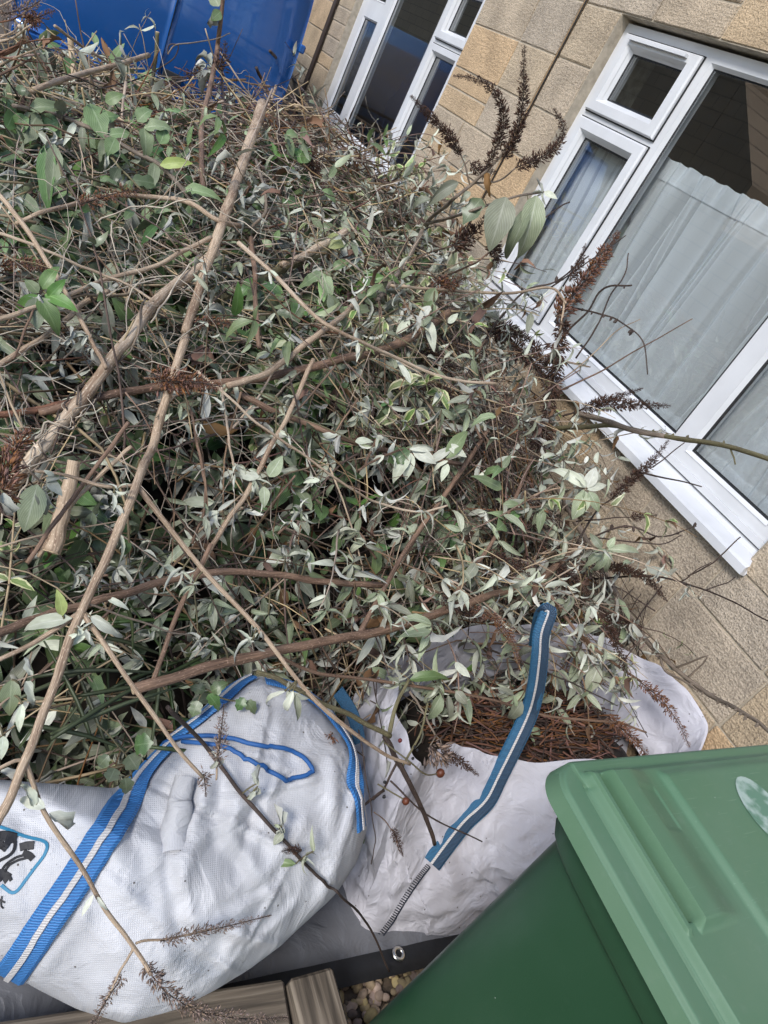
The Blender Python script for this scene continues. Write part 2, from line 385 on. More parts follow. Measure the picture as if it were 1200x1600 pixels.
o = MB().tube(catmull([(WALL-.03, 6.60+.002*math.sin(z*2), z) for z in np.linspace(.3,2.94,8)], 2), .019, 8).build('wall_pipe', mat('dark_pipe', (.05,.035,.03), .5), None, True)
tag(o, 'thin dark pipe on the stone wall between the blue van and the farther window', 'pipe')
# rooms behind the glass
for w in (W1, W2):
    a = (WALL+.302, w['y0']-.35, .1); b = (WALL+2.8, w['y1']+.35, 2.75)
    mb = MB().box(a, b); mb.f = [f[::-1] for f in mb.f if f != (3,0,4,7)]
    n0 = len(mb.v)
    mb.build('room_interior', M['room'], house)

def glassmat():
    m = bpy.data.materials.new('window_glass'); m.use_nodes = True; n = m.node_tree.nodes; l = m.node_tree.links; n.remove(n['Principled BSDF'])
    g = n.new('ShaderNodeBsdfGlossy'); g.inputs['Roughness'].default_value = .0; t = n.new('ShaderNodeBsdfTransparent'); t.inputs['Color'].default_value = (.9,.93,.92,1)
    lw = n.new('ShaderNodeLayerWeight'); lw.inputs['Blend'].default_value = .5
    pw = n.new('ShaderNodeMath'); pw.operation = 'POWER'; pw.inputs[1].default_value = 2.6; l.new(lw.outputs['Facing'], pw.inputs[0])
    fz = n.new('ShaderNodeMath'); fz.operation = 'MULTIPLY_ADD'; fz.inputs[1].default_value = .9; fz.inputs[2].default_value = .17; l.new(pw.outputs[0], fz.inputs[0]); mx = n.new('ShaderNodeMixShader')
    l.new(fz.outputs[0], mx.inputs[0]); l.new(t.outputs[0], mx.inputs[1]); l.new(g.outputs[0], mx.inputs[2]); l.new(mx.outputs[0], n['Material Output'].inputs['Surface'])
    return m
M['glass'] = glassmat()
def window(w, panes, sash, name='window', lab=None):
    """panes: glass rectangles (y0,y1,z0,z1); sash: opening casements (y0,y1,z0,z1,pane index)"""
    y0, y1, z0, z1 = w['y0'], w['y1'], w['z0'], w['z1']
    F0, F1 = FR, FR+.07
    # one frame: bars between holes, cut as a lattice so that nothing overlaps
    hol = [(p[0]-.012, p[1]+.012, p[2]-.012, p[3]+.012) for p in panes]
    mb = MB(); B = slab(house, F0+.006, F1, y0, y1, z1, hol+[(y0-1, y1+1, -1, z0)], M['upvc'], 'window')
    win = B
    if lab: win['label'] = lab
    for i, p in enumerate(panes):
        a, b, c, d = p
        is_s = any(s[4] == i for s in sash)
        # glazing bead: a sloped ring round each pane
        mb = MB()
        def ring(x_o, x_i, o, t):
            n = len(mb.v)
            for (yy, zz) in ((a-o,c-o),(b+o,c-o),(b+o,d+o),(a-o,d+o)): mb.v.append((x_o, yy, zz))
            for (yy, zz) in ((a+t,c+t),(b-t,c+t),(b-t,d-t),(a+t,d-t)): mb.v.append((x_i, yy, zz))
            for k in range(4): mb.f.append((n+k, n+4+k, n+4+(k+1)%4, n+(k+1)%4))
        ring(F0+.003, F0+.020, .0125, -.001)
        mb.build('glazing_bead', M['upvc'], win)
        mb = MB(); ring(F0+.021, F0+.026, .004, .008); mb.build('gasket', M['gasket'], win)
        gl = MB(); gl.v = [(F0+.0245,a-.004,c-.004),(F0+.0245,a-.004,d+.004),(F0+.0245,b+.004,d+.004),(F0+.0245,b+.004,c-.004)]; gl.f = [(0,1,2,3)]
        gl.build('glass_pane', M['glass'], win)
    for s in sash:
        a, b, c, d, i = s; p = panes[i]; mb = MB()
        x0 = F0-.016
        # mitred casement ring standing proud of the frame, with sloped inner and outer edges
        prof = [(F0+.008, 0.), (x0+.006, .0), (x0, .007), (x0, .05), (F0+.001, .064)]
        R = []
        for x, ins in prof:
            ii = [min(ins, 1)*1 for _ in range(4)]
            k = ins/.064
            ya, yb, za, zb = a+(p[0]-.011-a)*k, b+(p[1]+.011-b)*k, c+(p[2]-.011-c)*k, d+(p[3]+.011-d)*k
            R.append([(x,ya,za),(x,yb,za),(x,yb,zb),(x,ya,zb)])
        for r in R: mb.v += r
        for q in range(len(R)-1):
            for k in range(4): mb.f.append((q*4+k, (q+1)*4+k, (q+1)*4+(k+1)%4, q*4+(k+1)%4))
        mb.build('casement', M['upvc'], win)
        mb = MB(); e = .005
        for (ya, yb, za, zb) in ((a-e,a-.0005,c-e,d+e),(b+.0005,b+e,c-e,d+e),(a,b,c-e,c-.0005),(a,b,d+.0005,d+e)): mb.box((F0-.001,ya,za),(F0+.004,yb,zb))
        mb.build('sash_gasket', M['gasket'], win)  # thin black strip along the outer edges of the casement
    # stepped plastic sill
    prof = [(F0+.05, z0-.002), (F0-.018, z0-.002), (F0-.024, z0-.010), (F0-.030, z0-.016), (F0-.085, z0-.030), (F0-.098, z0-.038), (F0-.098, z0-.066), (F0-.070, z0-.070), (F0+.05, z0-.070)]
    mb = MB(); ya, yb = y0-.045, y1+.045; k = len(prof)
    mb.v = [(x,ya,z) for x,z in prof] + [(x,yb,z) for x,z in prof]
    mb.f = [(i, (i+1)%k, k+(i+1)%k, k+i) for i in range(k)] + [tuple(range(k))[::-1], tuple(range(k,2*k))]
    mb.v = [v if v[0] < WALL else (v[0], min(max(v[1], y0-.008), y1+.008), v[2]) for v in mb.v]
    mb.build('sill', M['upvc'], win)
    # drip groove line under the frame
    MB().box((F0-.008, y0+.002, z0+.004), (F0+.004, y1-.002, z0+.028)).build('frame_drip', M['upvc'], win)
    return win
P1 = [(2.615,2.962,1.88,2.068),(2.610,2.962,1.037,1.717),(1.593,2.477,1.03,2.105),(1.107,1.49,1.025,1.717),(1.107,1.49,1.88,2.068)]
S1 = [(2.535,3.035,1.815,2.125,0),(2.535,3.035,.985,1.785,1)]
win1 = window(W1, P1, S1, lab='nearer white window with net curtain')
MB().box((FR-.034, 2.60, 2.102), (FR-.0155, 2.98, 2.114)).build('trickle_vent', M['upvc'], win1)
P2 = [(4.403,4.715,1.88,2.068),(4.403,4.72,1.06,1.73),(4.87,5.66,1.042,2.105),(5.83,6.12,1.085,1.737),(5.83,6.12,1.88,2.068)]
S2 = [(4.345,4.79,1.815,2.125,0),(4.345,4.79,.985,1.785,1)]
win2 = window(W2, P2, S2, lab='farther white window without curtain')

# net curtain of the nearer window
def curtainmat():
    m = bpy.data.materials.new('net_curtain'); m.use_nodes = True; n = m.node_tree.nodes; l = m.node_tree.links; n.remove(n['Principled BSDF'])
    d = n.new('ShaderNodeBsdfDiffuse'); d.inputs['Color'].default_value = (.92,.95,1.,1); tl = n.new('ShaderNodeBsdfTranslucent'); tl.inputs['Color'].default_value = (.88,.92,.97,1)
    t = n.new('ShaderNodeBsdfTransparent'); m1 = n.new('ShaderNodeMixShader'); m1.inputs[0].default_value = .3
    l.new(d.outputs[0], m1.inputs[1]); l.new(tl.outputs[0], m1.inputs[2])
    lw = n.new('ShaderNodeLayerWeight'); lw.inputs['Blend'].default_value = .5      # a net seen edge-on is denser
    mr = n.new('ShaderNodeMapRange'); mr.inputs['To Min'].default_value = .66; mr.inputs['To Max'].default_value = 1.6; l.new(lw.outputs['Facing'], mr.inputs['Value'])
    m2 = n.new('ShaderNodeMixShader'); l.new(mr.outputs[0], m2.inputs[0]); l.new(t.outputs[0], m2.inputs[1]); l.new(m1.outputs[0], m2.inputs[2])
    l.new(m2.outputs[0], n['Material Output'].inputs['Surface']); return m
M['net'] = curtainmat()
_pr = random.Random(5); PLEATS = [(_pr.uniform(.98,3.12), _pr.uniform(.5,1.3), _pr.uniform(-.09,.09), _pr.uniform(.004,.012)) for _ in range(34)]
def curt(u, v):
    y = .99+u*2.12; z = .99+v*.805
    f = .020*math.sin(y*9+3*noise.noise((y*1.5,z*.4,9))) + .02*noise.noise((y*5,z*.8,1)) + .010*math.sin(y*31+4*noise.noise((y*2,z*.5,5)))
    for y0, am, sl, wd_ in PLEATS:                                                     # narrow pressed pleats, dense where the net doubles up
        d = (y-y0-sl*(1-v)-.012*noise.noise((z*3,y0*9,0)))/wd_
        if abs(d) < 3: f += .030*am*math.exp(-d*d)*(.35+.65*math.sin(math.pi*min(1,.15+v*.9)))
    top = .008*math.sin(y*95+3*noise.noise((y*6,2,2)))*sstep(.86,1,v)
    return (FR+.12+(f*(1-.5*sstep(.85,1,v))+top), y+.03*(1-v)*math.sin(y*4), z+.0025*math.sin(y*70)*sstep(.97,1,v))
cu = MB().grid(curt, 860, 20).build('net_curtain', M['net'], None, True)
tag(cu, 'sheer white net curtain hanging behind the glass of the nearer window', 'curtain')
hm = MB().grid(lambda u, v: tuple(Vector(curt(u, v*.07)) + Vector((-.004,0,0))), 300, 3).build('hem', M['net'], cu, True)
hm2 = MB().grid(lambda u, v: tuple(Vector(curt(u, .9+v*.1)) + Vector((-.004,0,0))), 420, 4).build('heading', M['net'], cu, True)
o = MB().tube([(FR+.165, y, 1.775) for y in np.linspace(1.0,3.1,12)], .004, 6).build('curtain_wire', M['upvc']); tag(o, 'thin white wire holding the net curtain in the nearer window', 'wire')

# ------------------------------------------------------------------ house opposite (seen as the reflection in the panes and in the van's paint)
opp = tag(empty('house_opposite', (-6.5, 14, 0)), 'tan stone house opposite, seen only reflected in the window glass', 'house')
def stonewallmat():
    m = mat('far_stone_wall', (.36,.27,.175), .9); n = m.node_tree.nodes; l = m.node_tree.links; p = n['Principled BSDF']
    tc = n.new('ShaderNodeTexCoord'); sp = n.new('ShaderNodeSeparateXYZ'); cb = n.new('ShaderNodeCombineXYZ'); l.new(tc.outputs['Object'], sp.inputs[0])
    l.new(sp.outputs[1], cb.inputs[0]); l.new(sp.outputs[2], cb.inputs[1])
    b = n.new('ShaderNodeTexBrick'); b.inputs['Scale'].default_value = 1; b.inputs['Brick Width'].default_value = .6; b.inputs['Row Height'].default_value = .25; b.inputs['Mortar Size'].default_value = .012
    b.inputs['Color1'].default_value = (.45,.34,.23,1); b.inputs['Color2'].default_value = (.38,.29,.2,1); b.inputs['Mortar'].default_value = (.2,.155,.11,1)
    l.new(cb.outputs[0], b.inputs['Vector']); l.new(b.outputs[0], p.inputs['Base Color']); return m
M['farstone'] = stonewallmat()
hol = [(15.,16.8,.9,2.2),(15.,16.8,3.2,4.3)]
slab(opp, -6.8, -6.5, 11.4, 36, 5.0, hol, M['farstone'])
for h in hol:
    f = MB()
    for (a, b, c, d) in ((h[0],h[0]+.07,h[2],h[3]),(h[1]-.07,h[1],h[2],h[3]),(h[0]+.07,h[1]-.07,h[2],h[2]+.07),(h[0]+.07,h[1]-.07,h[3]-.07,h[3]),((h[0]+h[1])/2-.04,(h[0]+h[1])/2+.04,h[2]+.07,h[3]-.07)):
        f.box((-6.6,a,c),(-6.53,b,d))
    wo = f.build('window', M['upvc'], opp)
    MB().box((-6.57,h[0]+.05,h[2]+.05),(-6.56,h[1]-.05,h[3]-.05)).build('pane', mat('dark_pane', (.02,.022,.025), .1), wo)
mb = MB(); mb.v = [(-6.2,11.1,4.9),(-6.2,36.3,4.9),(-10.,36.3,7.4),(-10.,11.1,7.4),(-6.2,11.1,5.03),(-6.2,36.3,5.03),(-10.,36.3,7.55),(-10.,11.1,7.55)]
mb.f = [(0,1,2,3)[::-1],(4,5,6,7),(0,1,5,4),(1,2,6,5),(2,3,7,6),(3,0,4,7)]
mb.build('roof', M['roof'], opp)
mb = MB(); mb.v = [(-6.8,11.4,0),(-13.2,11.4,0),(-13.2,11.4,5),(-10,11.4,7.3),(-6.8,11.4,5)]; mb.f = [(0,1,2,3,4)]; mb.build('gable_wall', M['farstone'], opp)
mb = MB(); k = [(9.8,0),(11.39,0),(11.39,4.1),(9.8,2.7)]; mb.v = [(-6.5,y,z) for y,z in k]+[(-8.5,y,z) for y,z in k]; mb.f = [(0,1,2,3),(7,6,5,4)]+[(i,i+4,(i+1)%4+4,(i+1)%4) for i in range(4)]
mb.build('lean_to', M['farstone'], opp)
MB().box((-6.75,1.,0),(-6.5,9.79,1.9)).build('garden_wall', M['farstone'], opp)

# ------------------------------------------------------------------ blue van, seen from behind over the heap
M['paint'] = mat('blue_paint', (.016,.115,.40), .25, metallic=.3, coat=1., var=.08, scale=2)
M['tyre'] = mat('tyre_rubber', (.02,.02,.02), .8); M['rim'] = mat('wheel_steel', (.4,.4,.42), .35, metallic=1)
M['lamp'] = mat('lamp_red', (.3,.01,.01), .15, coat=1.); M['bump'] = mat('bumper_plastic', (.03,.032,.036), .6)
VX, VY = .80, 5.25
van = tag(empty('blue_van', (VX, VY, 0)), 'glossy blue van with two plain rear doors parked behind the heap', 'van')
def vsec(z):                                   # half width of the van at height z
    if z < .5: return .80
    if z < 1.15: return .80+.05*math.sin((z-.5)/.65*math.pi/2)
    return .85-.13*((z-1.15)/.75)**1.6
def vrear(z): return .02*max(0, z-1.0)+.06*max(0, z-1.2)**1.4+.03*max(0, .75-z)
def vbody(u, v):
    z = .28+v*1.55; hw = vsec(z); a = u*2*math.pi
    L = 1.95; cx, cy = math.cos(a), math.sin(a); e = 9.
    r = (abs(cx)**e + abs(cy)**e)**(-1/e)
    top = 1-.10*sstep(.9,1,v)
    return (VX+hw*r*cx*top, VY+L+(vrear(z)+.035*min(1,abs(r*cx))**2)*(cy < 0) + L*r*cy*top, z)
mb = MB().grid(vbody, 160, 40, True)
n = len(mb.v); mb.v.append((VX, VY+1.95, 1.87))
for i in range(160): mb.f.append((i*40+39, ((i+1)%160)*40+39, n))
mb.build('body', M['paint'], van, True)
def door(xa, xb, zb=.80, zt=1.74):
    mb = MB(); nu, nv = 26, 30
    def fn(u, v):
        z = zb+v*(zt-zb); x = xa+u*(xb-xa); k = abs(x-VX)/vsec(z)
        return (x, VY+vrear(z)-.007+.035*k*k+.09*k**8, z)
    mb.grid(fn, nu, nv); n = len(mb.v)
    mb.v += [(x, y+.02, z) for x, y, z in mb.v]
    mb.f += [tuple(q+n for q in f[::-1]) for f in list(mb.f)]
    ring = [i*nv for i in range(nu)] + [(nu-1)*nv+j for j in range(1,nv)] + [i*nv+nv-1 for i in range(nu-2,-1,-1)] + [j for j in range(nv-2,0,-1)]
    for a, b in zip(ring, ring[1:]+ring[:1]): mb.f.append((a, b, b+n, a+n))
    return mb.build('rear_door', M['paint'], van, True)
d1 = door(VX-.81, VX-.003); d2 = door(VX+.003, VX+.81)
MB().cbox((VX+.02,VY-.03,1.0-.12),(VX+.14,VY-.016,1.0-.07),.008).build('door_handle', M['bump'], d2)
MB().box((VX-.003,VY+.002,.8),(VX+.003,VY+.02,1.74)).build('door_seal', M['gasket'], van)
MB().cbox((VX-.84,VY-.09,.36),(VX+.84,VY+.05,.74),.04).build('bumper', M['bump'], van)
MB().cbox((VX-.80,VY-.012,.745),(VX+.80,VY+.03,.79),.006).build('rear_panel', M['paint'], van)
for s in (-1,1):
    MB().cbox((VX+s*.835-.035,VY-.02,.46),(VX+s*.835+.035,VY+.16,.68),.02).build('tail_lamp', M['lamp'], van)
    h = MB().cbox((VX+s*.79-.02,VY-.005,1.36),(VX+s*.79+.02,VY+.05,1.41),.008).build('hinge', M['paint'], van)
    for y in (VY+.7, VY+3.1):
        t = MB(); t.tube([(VX+s*.62,y,.31),(VX+s*.65,y,.31),(VX+s*.80,y,.31),(VX+s*.83,y,.31)], [.27,.31,.31,.27], 28)
        w = t.build('wheel', M['tyre'], van); MB().tube([(VX+s*.80,y,.31),(VX+s*.836,y,.31)], [.2,.17], 24).build('rim', M['rim'], w)
MB().cbox((VX-.7,VY+3.86,.5),(VX+.7,VY+3.93,1.0),.03).build('grille', M['bump'], van)

# ------------------------------------------------------------------ green wheelie bin (front faces -X, far corner towards the bags)
def binmat(name, col, dusty, rough):
    m = mat(name, col, rough, spec=.4); n = m.node_tree.nodes; l = m.node_tree.links; p = n['Principled BSDF']
    tc = n.new('ShaderNodeTexCoord')
    def nz(s, d, mp=None):
        q = n.new('ShaderNodeTexNoise'); q.inputs['Scale'].default_value = s; q.inputs['Detail'].default_value = d
        if mp is not None:
            k = n.new('ShaderNodeMapping'); k.inputs['Scale'].default_value = mp[0]; k.inputs['Rotation'].default_value = mp[1]; l.new(tc.outputs['Object'], k.inputs['Vector']); l.new(k.outputs[0], q.inputs['Vector'])
        else: l.new(tc.outputs['Object'], q.inputs['Vector'])
        return q
    def rng(src, a, b, c=0., d=1.):
        r = n.new('ShaderNodeMapRange'); r.inputs['From Min'].default_value = a; r.inputs['From Max'].default_value = b; r.inputs['To Min'].default_value = c; r.inputs['To Max'].default_value = d; l.new(src, r.inputs['Value']); return r.outputs[0]
    def mixc(f, a, bcol):
        x = n.new('ShaderNodeMix'); x.data_type = 'RGBA'; x.inputs['B'].default_value = (*bcol,1)
        l.new(f, x.inputs['Factor'])
        if isinstance(a, tuple): x.inputs['A'].default_value = (*a,1)
        else: l.new(a, x.inputs['A'])
        return x.outputs['Result']
    c = mixc(rng(nz(5,6).outputs['Fac'], .35,.75,0,.55), col, dusty)
    c = mixc(rng(nz(60,3).outputs['Fac'], .62,.75,0,.3), c, dusty)
    s1 = nz(1., 2, ((5,420,420),(.1,.2,.5))); s2 = nz(2.2, 2)
    a = n.new('ShaderNodeMath'); a.operation = 'MULTIPLY'; l.new(rng(s1.outputs['Fac'], .655,.70), a.inputs[0]); l.new(rng(s2.outputs['Fac'], .5,.66,0,.16), a.inputs[1])
    c = mixc(a.outputs[0], c, tuple(min(1,q*1.7+.14) for q in dusty))
    vo = n.new('ShaderNodeTexVoronoi'); vo.inputs['Scale'].default_value = 22; l.new(tc.outputs['Object'], vo.inputs['Vector'])
    c = mixc(rng(vo.outputs['Distance'], .022,.012,0,.7), c, (.5,.56,.5))
    l.new(c, p.inputs['Base Color'])
    g = nz(420, 2); b = n.new('ShaderNodeBump'); b.inputs['Strength'].default_value = .12; b.inputs['Distance'].default_value = .001
    l.new(g.outputs['Fac'], b.inputs['Height']); l.new(b.outputs[0], p.inputs['Normal'])
    l.new(rng(nz(9,4).outputs['Fac'], .3,.7, rough-.08, rough+.15), p.inputs['Roughness'])
    return m
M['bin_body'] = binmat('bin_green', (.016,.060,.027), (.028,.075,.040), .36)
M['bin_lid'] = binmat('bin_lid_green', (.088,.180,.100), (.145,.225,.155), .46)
BX, BY1 = .670, .326                           # lid front edge, far edge
LW, LD, LZ = .585, .74, 1.07
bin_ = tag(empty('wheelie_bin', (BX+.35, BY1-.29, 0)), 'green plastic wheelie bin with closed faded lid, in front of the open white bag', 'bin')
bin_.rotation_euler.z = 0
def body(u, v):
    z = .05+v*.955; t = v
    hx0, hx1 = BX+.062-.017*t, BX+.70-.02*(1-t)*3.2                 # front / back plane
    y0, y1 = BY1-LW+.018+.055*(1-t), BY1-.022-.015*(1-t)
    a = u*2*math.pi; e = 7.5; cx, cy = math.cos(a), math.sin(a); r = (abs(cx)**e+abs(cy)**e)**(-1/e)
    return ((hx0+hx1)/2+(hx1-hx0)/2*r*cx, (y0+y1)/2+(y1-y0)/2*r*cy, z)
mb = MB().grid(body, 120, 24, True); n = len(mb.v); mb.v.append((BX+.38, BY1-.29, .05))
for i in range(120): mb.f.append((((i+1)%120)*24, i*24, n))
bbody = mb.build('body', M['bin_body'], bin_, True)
# moulded collar under the lid
def collar(u, v):
    a = u*2*math.pi; e = 8; cx, cy = math.cos(a), math.sin(a); r = (abs(cx)**e+abs(cy)**e)**(-1/e)
    o = (0, .016, .018, .018, .014, 0)[round(v*5)]; z = (.952,.956,.960,1.015,1.022,1.024)[round(v*5)]
    return (BX+.3775+(.335+o)*r*cx, BY1-LW/2-.002+(.271+o*.8)*r*cy, z)
MB().grid(collar, 120, 6, True).build('collar', M['bin_body'], bin_, True)
def lid_h(u, w):                               # u: from the front edge, w: from the far edge (metres)
    h = 0.
    d = min(u, w, LD-u, LW-w)
    h -= .006*(1-sstep(0, .007, d))**2
    h -= .004*sstep(.028,.031,u)*(1-sstep(.034,.037,u))                                # groove behind the front flange
    inner = sstep(.037,.045,u)*sstep(.016,.03,w)*sstep(.016,.03,LW-w)
    h += .010*inner
    for ww in (w, LW-w):                                                                # hand grips at both ends
        gs_ = sstep(.026,.036,ww)*(1-sstep(.196,.204,ww))
        h -= .024*gs_*sstep(.051,.054,u)*(1-sstep(.064,.067,u))                            # slot
        gt = sstep(.022,.034,ww)*(1-sstep(.205,.216,ww))
        h += .015*gt*sstep(.064,.068,u)*(1-sstep(.088,.150,u))                             # raised tongue behind it
        h += .0045*sstep(.018,.024,ww)*(1-sstep(.208,.216,ww))*sstep(.044,.046,u)*(1-sstep(.051,.053,u))
    h += .007*sstep(.160,.171,u)*sstep(.028,.045,w)*sstep(.028,.045,LW-w)              # second step
    h += .010*math.sin(min(1,max(0,(w/LW)))*math.pi)*sstep(.1,.4,u)                    # crowned
    pw = sstep(.050,.060,w)*(1-sstep(.105,.115,w))
    h -= .0022*pw*sstep(.095,.100,u)*(1-sstep(.135,.140,u))
    return h
def nonuni(n, L, dense):                       # denser lines near the front / far edges
    t = np.linspace(0,1,n); return L*(t**dense)
def lines(L, feats, n):
    q = set(np.round(np.linspace(0,L,n),5))
    for a_, b_ in feats:
        for t_ in np.linspace(a_-.0008,b_+.0008,7): q.add(round(float(max(0,min(L,t_))),5))
    return np.array(sorted(q))
US = lines(LD, [(0,.004),(.004,.012),(.028,.031),(.034,.037),(.037,.045),(.044,.046),(.051,.054),(.064,.068),(.088,.15),(.160,.171),(.095,.1),(.135,.14),(LD-.012,LD)], 60)
WS = lines(LW, [(0,.012),(.016,.03),(.026,.036),(.196,.204),(.204,.216),(.028,.045),(.05,.06),(.105,.115)]+[(LW-q1,LW-q0) for q0, q1 in ((0,.012),(.016,.03),(.026,.036),(.196,.216),(.028,.045))], 60)
def rc(u, w):                                  # rounded plan corners
    R = .045; cu_, cw_ = min(u, LD-u), min(w, LW-w)
    if cu_ < R and cw_ < R:
        dx, dy = R-cu_, R-cw_; m = max(dx, dy); l = math.hypot(dx, dy)
        if l > 1e-9:
            k = m/l; nu_, nw_ = R-dx*k, R-dy*k
            u = nu_ if u < LD/2 else LD-nu_; w = nw_ if w < LW/2 else LW-nw_
    return u, w
mb = MB(); NU, NW = len(US), len(WS)
tilt = -.035
for u in US:
    for w in WS:
        u2, w2 = rc(u, w); mb.v.append((BX+u2, BY1-w2, LZ-.028+lid_h(u, w)+.04*u2*.5))
for i in range(NU-1):
    for j in range(NW-1): mb.f.append((i*NW+j, (i+1)*NW+j, (i+1)*NW+j+1, i*NW+j+1))
ring = [i*NW for i in range(NU)] + [(NU-1)*NW+j for j in range(1,NW)] + [i*NW+NW-1 for i in range(NU-2,-1,-1)] + list(range(NW-2,0,-1))
n = len(mb.v)
for k in ring:
    x, y, z = mb.v[k]; mb.v.append((x-.004*(1 if x < BX+.2 else -1), y+.004*(1 if y > BY1-.3 else -1), z-.022))
for q in range(len(ring)):
    a, b = q, (q+1) % len(ring); mb.f.append((ring[b], ring[a], n+a, n+b))
n2 = len(mb.v)
for k in range(len(ring)):
    x, y, z = mb.v[n+k]; mb.v.append((x+.012*(1 if x < BX+.2 else -1), y-.012*(1 if y > BY1-.3 else -1), z-.001))
for q in range(len(ring)):
    a, b = q, (q+1) % len(ring); mb.f.append((n+b, n+a, n2+a, n2+b))
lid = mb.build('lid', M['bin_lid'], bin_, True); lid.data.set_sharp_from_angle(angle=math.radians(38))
# worn oval sticker
stk = mat('worn_sticker', (.36,.45,.39), .7, col2=(.12,.23,.155), scale=34, detail=9, mixpos=(.42,.56), bump=.15, bscale=300)
def lidpt(px, py):
    lo, hi = .3, 2.5
    for _ in range(40):
        m_ = (lo+hi)/2; p = at_d(px, py, m_); u, w = p.x-BX, BY1-p.y
        h = LZ-.028+lid_h(max(0,min(LD,u)), max(0,min(LW,w)))+.02*u
        if p.z > h: lo = m_
        else: hi = m_
    return at_d(px, py, lo)
c = lidpt(1196,1268); a1 = lidpt(1143,1222)-c; 
ax1 = Vector((.012,.105,0)).normalized(); ax2 = Vector((1,-.1,0)).normalized()
mb = MB(); R1, R2 = .052, .036
for rr in (0,.5,1):
    for k in range(28):
        th = 2*math.pi*k/28; p = c + ax1*(R1*rr*math.cos(th)) + ax2*(R2*rr*math.sin(th))
        u, w = p.x-BX, BY1-p.y; mb.v.append((p.x, p.y, LZ-.028+lid_h(u,w)+.02*u+.0012))
for q in range(2):
    for k in range(28): mb.f.append((q*28+k, (q+1)*28+k, (q+1)*28+(k+1)%28, q*28+(k+1)%28))
mb.build('sticker', stk, lid, True)
for s in (0,1):
    y = BY1-.03-s*(LW-.06)
    t = MB().tube([(BX+.68,y-.02,.1),(BX+.68,y+.02,.1)], .1, 24).build('wheel', M['tyre'], bin_)
MB().tube([(BX+.77,BY1-.06,1.03),(BX+.77,BY1-LW+.06,1.03)], .014, 10).build('handle_bar', M['bin_body'], bin_)

# ------------------------------------------------------------------ woven bags
def wovenmat(name, col, dark, weave=260., wb=.35, rough=.55):
    m = mat(name, col, rough, col2=dark, scale=5, detail=7, mixpos=(.25,.55)); n = m.node_tree.nodes; l = m.node_tree.links; p = n['Principled BSDF']
    uv = n.new('ShaderNodeUVMap')
    ws = []
    for d in ('X','Y'):
        w = n.new('ShaderNodeTexWave'); w.wave_type = 'BANDS'; w.bands_direction = d; w.inputs['Scale'].default_value = weave/20; w.inputs['Distortion'].default_value = .6; w.inputs['Detail'].default_value = 1
        mp = n.new('ShaderNodeMapping'); mp.inputs['Scale'].default_value = (6.5,6.5,6.5); l.new(uv.outputs[0], mp.inputs['Vector']); l.new(mp.outputs[0], w.inputs['Vector']); ws.append(w)
    mu = n.new('ShaderNodeMath'); mu.operation = 'MULTIPLY'; l.new(ws[0].outputs['Fac'], mu.inputs[0]); l.new(ws[1].outputs['Fac'], mu.inputs[1])
    cr = n.new('ShaderNodeTexNoise'); cr.inputs['Scale'].default_value = 9; cr.inputs['Detail'].default_value = 6; cr.inputs['Distortion'].default_value = 1.2; l.new(uv.outputs[0], cr.inputs['Vector'])
    vc = n.new('ShaderNodeTexVoronoi'); vc.inputs['Scale'].default_value = 13; vd = n.new('ShaderNodeVectorMath'); vd.operation = 'MULTIPLY_ADD'; vd.inputs[1].default_value = (.16,.16,.16); l.new(cr.outputs['Color'], vd.inputs[0]); l.new(uv.outputs[0], vd.inputs[2]); l.new(vd.outputs[0], vc.inputs['Vector'])
    vs_ = n.new('ShaderNodeMath'); vs_.operation = 'MULTIPLY_ADD'; vs_.inputs[1].default_value = .55; l.new(vc.outputs['Distance'], vs_.inputs[0]); l.new(cr.outputs['Fac'], vs_.inputs[2])
    b1 = n.new('ShaderNodeBump'); b1.inputs['Strength'].default_value = .55; b1.inputs['Distance'].default_value = .018; l.new(vs_.outputs[0], b1.inputs['Height'])
    b = n.new('ShaderNodeBump'); b.inputs['Strength'].default_value = wb; b.inputs['Distance'].default_value = .0015
    l.new(mu.outputs[0], b.inputs['Height']); l.new(b1.outputs[0], b.inputs['Normal']); l.new(b.outputs[0], p.inputs['Normal'])
    # flecks of soil
    tc = n.new('ShaderNodeTexCoord'); vo = n.new('ShaderNodeTexVoronoi'); vo.inputs['Scale'].default_value = 30; l.new(tc.outputs['Object'], vo.inputs['Vector'])
    r = n.new('ShaderNodeMapRange'); r.inputs['From Min'].default_value = .07; r.inputs['From Max'].default_value = .04; l.new(vo.outputs['Distance'], r.inputs['Value'])
    src = p.inputs['Base Color'].links[0].from_socket
    x = n.new('ShaderNodeMix'); x.data_type = 'RGBA'; x.inputs['B'].default_value = (.1,.085,.07,1); l.new(r.outputs[0], x.inputs['Factor']); l.new(src, x.inputs['A'])
    w2 = n.new('ShaderNodeMix'); w2.data_type = 'RGBA'; w2.blend_type = 'MULTIPLY'; w2.inputs['Factor'].default_value = .13; l.new(x.outputs['Result'], w2.inputs['A']); l.new(mu.outputs[0], w2.inputs['B'])
    l.new(w2.outputs['Result'], p.inputs['Base Color'])
    return m
M['bag1'] = wovenmat('woven_white', (.63,.63,.65), (.42,.42,.435), weave=300.)
M['bag2'] = wovenmat('woven_white_smooth', (.68,.67,.73), (.50,.49,.55), weave=420., wb=.15)
